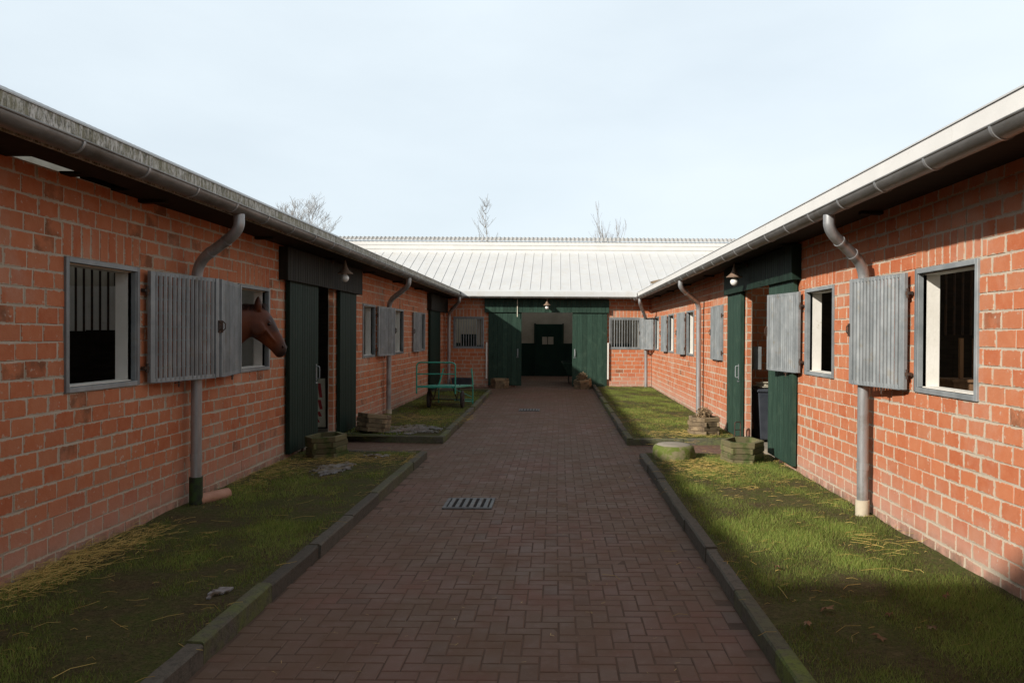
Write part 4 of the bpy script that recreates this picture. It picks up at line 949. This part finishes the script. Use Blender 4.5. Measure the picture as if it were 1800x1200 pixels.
def ring(top, bot, hw, sq=2.3, narrow=.0):
    c = (top+bot)/2; up = (top-bot)/2; ax_ = Vector((0, 1, 0)); ax_ = (ax_-up.normalized()*ax_.dot(up.normalized())).normalized(); res = []
    for k in range(ns):
        a_ = 2*math.pi*k/ns; cs, sn_ = math.cos(a_), math.sin(a_); e = 2/sq
        u = math.copysign(abs(sn_)**e, sn_); w = math.copysign(abs(cs)**e, cs)
        res.append(c+up*w+ax_*hw*u*(1-narrow*max(0, -w)))
    return res
body = [(Vector((-6.35, 9.0, 1.15)), Vector((-6.35, 9.0, .95)), .06), (Vector((-6.25, 9.0, 1.42)), Vector((-6.25, 9.0, .80)), .20), (Vector((-5.95, 9.0, 1.56)), Vector((-5.95, 9.0, .78)), .28), (Vector((-5.4, 9.02, 1.52)), Vector((-5.4, 9.02, .72)), .30), (Vector((-4.9, 9.05, 1.53)), Vector((-4.9, 9.05, .72)), .28), (Vector((-4.55, 9.1, 1.62)), Vector((-4.40, 9.1, .78)), .24), (Vector((-4.22, 9.13, 1.82)), Vector((-4.08, 9.13, 1.15)), .18), (Vector((-3.98, 9.16, 1.96)), Vector((-3.90, 9.16, 1.38)), .14)]
for t, b_, hw in body: rings.append(ring(t, b_, hw))
for i, (t, b_, hw) in enumerate(secs): rings.append(ring(hp(*t), hp(*b_), hw, 2.2, .45 if 5 <= i <= 10 else .15))
vs = [p for r_i in rings for p in r_i]; fs = []
for i in range(len(rings)-1):
    for k in range(ns): fs.append((i*ns+k, i*ns+(k+1) % ns, (i+1)*ns+(k+1) % ns, (i+1)*ns+k))
fs.append(tuple(range(ns))[::-1]); fs.append(tuple((len(rings)-1)*ns+k for k in range(ns)))
hb.add(vs, fs)
for (x, s_) in ((-4.55, -1), (-4.55, 1)):
    y = 9.1+s_*.15; hb.tube([(x, y, 1.15), (x, y, .85), (x+.02, y, .55), (x, y, .50), (x, y, .22), (x+.03, y, .14), (x+.05, y, .07)], [.11, .085, .055, .05, .036, .045, .06], 12)
for s_ in (-1, 1):
    y = 9.0+s_*.15; hb.tube([(-6.0, y, 1.2), (-5.95, y, .95), (-6.15, y, .60), (-6.12, y, .50), (-6.06, y, .22), (-6.02, y, .14), (-6.0, y, .07)], [.17, .14, .06, .055, .04, .045, .06], 12)
def ear(px, py, dy):
    b0 = hp(px, py)+Vector((0, dy, 0)); tip = hp(px+1, py-22)+Vector((0, dy*1.15, 0)); return [b0-Vector((0, 0, .03)), b0.lerp(tip, .3), b0.lerp(tip, .65), tip], [.034, .042, .030, .008]
for dy in (-.05, .045):
    p_, r_e = ear(456, 543, dy); kx = 1+(dy+.05)/9.35; hb.tube([Vector((v.x*kx, v.y, v.z)) for v in p_], [q*1.15 for q in r_e], 10)
for dy in (-1, 1):       # jaw plate and facial crest
    c = hp(454, 578); hb.tube([c, c+Vector((0, dy*.080, 0)), c+Vector((.008, dy*.100, 0))], [.095, .095, .060], 18)
    a_ = hp(472, 580)+Vector((0, dy*.098, 0)); b_ = hp(488, 602)+Vector((0, dy*.064, 0)); hb.tube([a_, a_.lerp(b_, .5)+Vector((0, dy*.006, 0)), b_], [.016, .013, .008], 8)
for dy in (-.05, .05):   # nostril rims and jaw bulge
    c = hp(499, 609)+Vector((0, dy, 0)); hb.tube([c+Vector((-.015, 0, .02)), c, c+Vector((.004, 0, -.018))], [.012, .020, .012], 8)
for dy in (-.085, .085):   # brow over the eye
    c = hp(476, 566)+Vector((0, dy, 0)); hb.tube([c+Vector((-.03, -dy*.3, .03)), c, c+Vector((.03, -dy*.2, -.02))], [.012, .022, .012], 8)
me_o = hb.build('horse', 'coat')
bm = bmesh.new(); bm.from_mesh(me_o.data); bmesh.ops.recalc_face_normals(bm, faces=bm.faces); bm.to_mesh(me_o.data); bm.free()
rmd = me_o.modifiers.new('r', 'REMESH'); rmd.mode = 'VOXEL'; rmd.voxel_size = .0105; rmd.use_smooth_shade = True
sm = me_o.modifiers.new('s', 'SMOOTH'); sm.factor = .5; sm.iterations = 9
tag(me_o, 'chestnut horse putting its head out of the stable window, facing right', 'horse')
ey = MB()
for dy in (-1, 1):
    c = hp(477.5, 570)+Vector((.0, dy*.090, 0)); n = 8
    for_ = [(.0001, -.02)]+[(.02*math.sin(math.pi*k/n), -.02*math.cos(math.pi*k/n)) for k in range(1, n)]
    ey.lathe([(r1, c.z+z1) for r1, z1 in for_], c.x, c.y, 14)
ey.build('eye', 'eye', me_o, smooth=True)
for dy in (-1, 1):
    c = hp(500, 610)+Vector((.004, dy*.062, 0)); no = MB(); no.tube([c+Vector((-.012, 0, .016)), c+Vector((0, dy*.003, 0)), c+Vector((.004, 0, -.014))], [.005, .011, .006], 10); no.build('nostril', 'eye', me_o, smooth=True)
mn = MB()
for k in range(420):
    t = random.random(); px = 413+44*t; top = hp(px, 541-4*math.sin(t*3)); off = random.uniform(.0, .05)
    p0 = top+Vector((0, random.uniform(-.02, .02), .008)); L_ = random.uniform(.06, .13); side = random.choice((1, 1, -1))
    mn.tube([p0, p0+Vector((random.uniform(-.015, .01), side*.05, .004)), p0+Vector((random.uniform(-.03, .01), side*(.07+off), -L_*.6))], [.004, .003, .001], 3, cap=False)
for k in range(22):
    p0 = hp(458+random.uniform(-2, 4), 538+random.uniform(-1, 3))+Vector((0, random.uniform(-.03, .03), .01)); mn.tube([p0, p0+Vector((.03, random.uniform(-.02, .02), .012)), p0+Vector((random.uniform(.03, .085), random.uniform(-.03, .03), -random.uniform(.0, .07)))], [.004, .003, .001], 3, cap=False)
mn.build('mane', 'mane', me_o)

# ------------------------------------------------------------------ bare trees behind the roofs
def tree(name, x, y, h, label, spread=.5, levels=5, trunk_r=.16, kids=3, seed=1, upright=.5, base=.35, minr=.008):
    rnd = random.Random(seed); r = empty(name, (x, y, 0), 0, label, 'tree', 'bare trees beyond the roofs'); tk = MB(); cr = MB()
    def grow(p, d, L_, rad, lv):
        n = 4; pts = [p]; q = p.copy(); dd_ = d.copy()
        for i in range(n):
            dd_ = (dd_+Vector((rnd.gauss(0, .10), rnd.gauss(0, .10), rnd.gauss(0, .05)+.05*upright))).normalized(); q = q+dd_*L_/n; pts.append(q.copy())
        rr = [max(minr, rad*(1-.5*i/n)) for i in range(n+1)]
        (tk if lv == 0 else cr).tube(pts, rr, 6 if lv < 2 else 3, cap=False)
        if lv >= levels: return
        for k in range(kids+(1 if lv < 2 else 0)):
            f = rnd.uniform(base if lv == 0 else .25, 1.0); i = min(n-1, int(f*n)); pp_ = pts[i].lerp(pts[i+1], f*n-i)
            a_ = rnd.uniform(0, 6.283); out_ = Vector((math.cos(a_), math.sin(a_), 0))
            nd = (dd_*(1-spread*.6)+out_*spread*rnd.uniform(.6, 1.2)+Vector((0, 0, upright*.5))).normalized(); grow(pp_, nd, L_*rnd.uniform(.5, .75), rad*.5*rnd.uniform(.8, 1.1), lv+1)
        grow(pts[-1], (dd_+Vector((rnd.gauss(0, .2), rnd.gauss(0, .2), .1))).normalized(), L_*.6, rad*.5, lv+1)
    grow(Vector((x, y, 0)), Vector((0, 0, 1)), h*.48, trunk_r, 0)
    tk.build('trunk', 'bark', r); cr.build('crown', 'bark', r)
    return r
tree('bare_tree', -16.9, 46, 8.7, 'broad bare tree with a dense rounded twig crown above the left roof', .60, 6, .16, 3, 3, .45, minr=.005)
r = empty('bare_tree', (-4.15, 46, 0), 0, 'slender bare tree with one tall leader behind the cross wing', 'tree', 'bare trees beyond the roofs')
tk = MB(); P = [Vector((-4.15+.10*math.sin(z*1.3)*(z > 5), 46, z)) for z in np.linspace(0, 9.85, 26)]; tk.tube(P, [max(.009, .07*(1-i/26)) for i in range(26)], 6); tk.build('trunk', 'bark', r)
cr = MB(); rn = random.Random(4)
for k in range(46):
    i = rn.randrange(14, 24); p = P[i]; a_ = rn.choice((0, math.pi))+rn.gauss(0, .6); L_ = rn.uniform(.3, 1.7)*(26-i)/9; pts = [p]; d = Vector((math.cos(a_), math.sin(a_), .35))
    for j in range(5): d = (d+Vector((0, 0, .42))).normalized(); pts.append(pts[-1]+d*L_/5+Vector((rn.gauss(0, .03), 0, 0)))
    cr.tube(pts, [.011, .010, .009, .008, .007, .005], 3, cap=False)
    for m_ in range(2): q = pts[rn.randrange(1, 5)]; cr.tube([q, q+Vector((rn.uniform(-.3, .3), rn.uniform(-.2, .2), rn.uniform(.2, .5)))], [.009, .006], 3, cap=False)
cr.build('crown', 'bark', r)
tree('bare_tree', 3.6, 46, 8.7, 'bare tree with many upright shoots right of the slender one', .45, 4, .07, 3, 5, 1.2, minr=.006)

print('objects', len(bpy.data.objects))
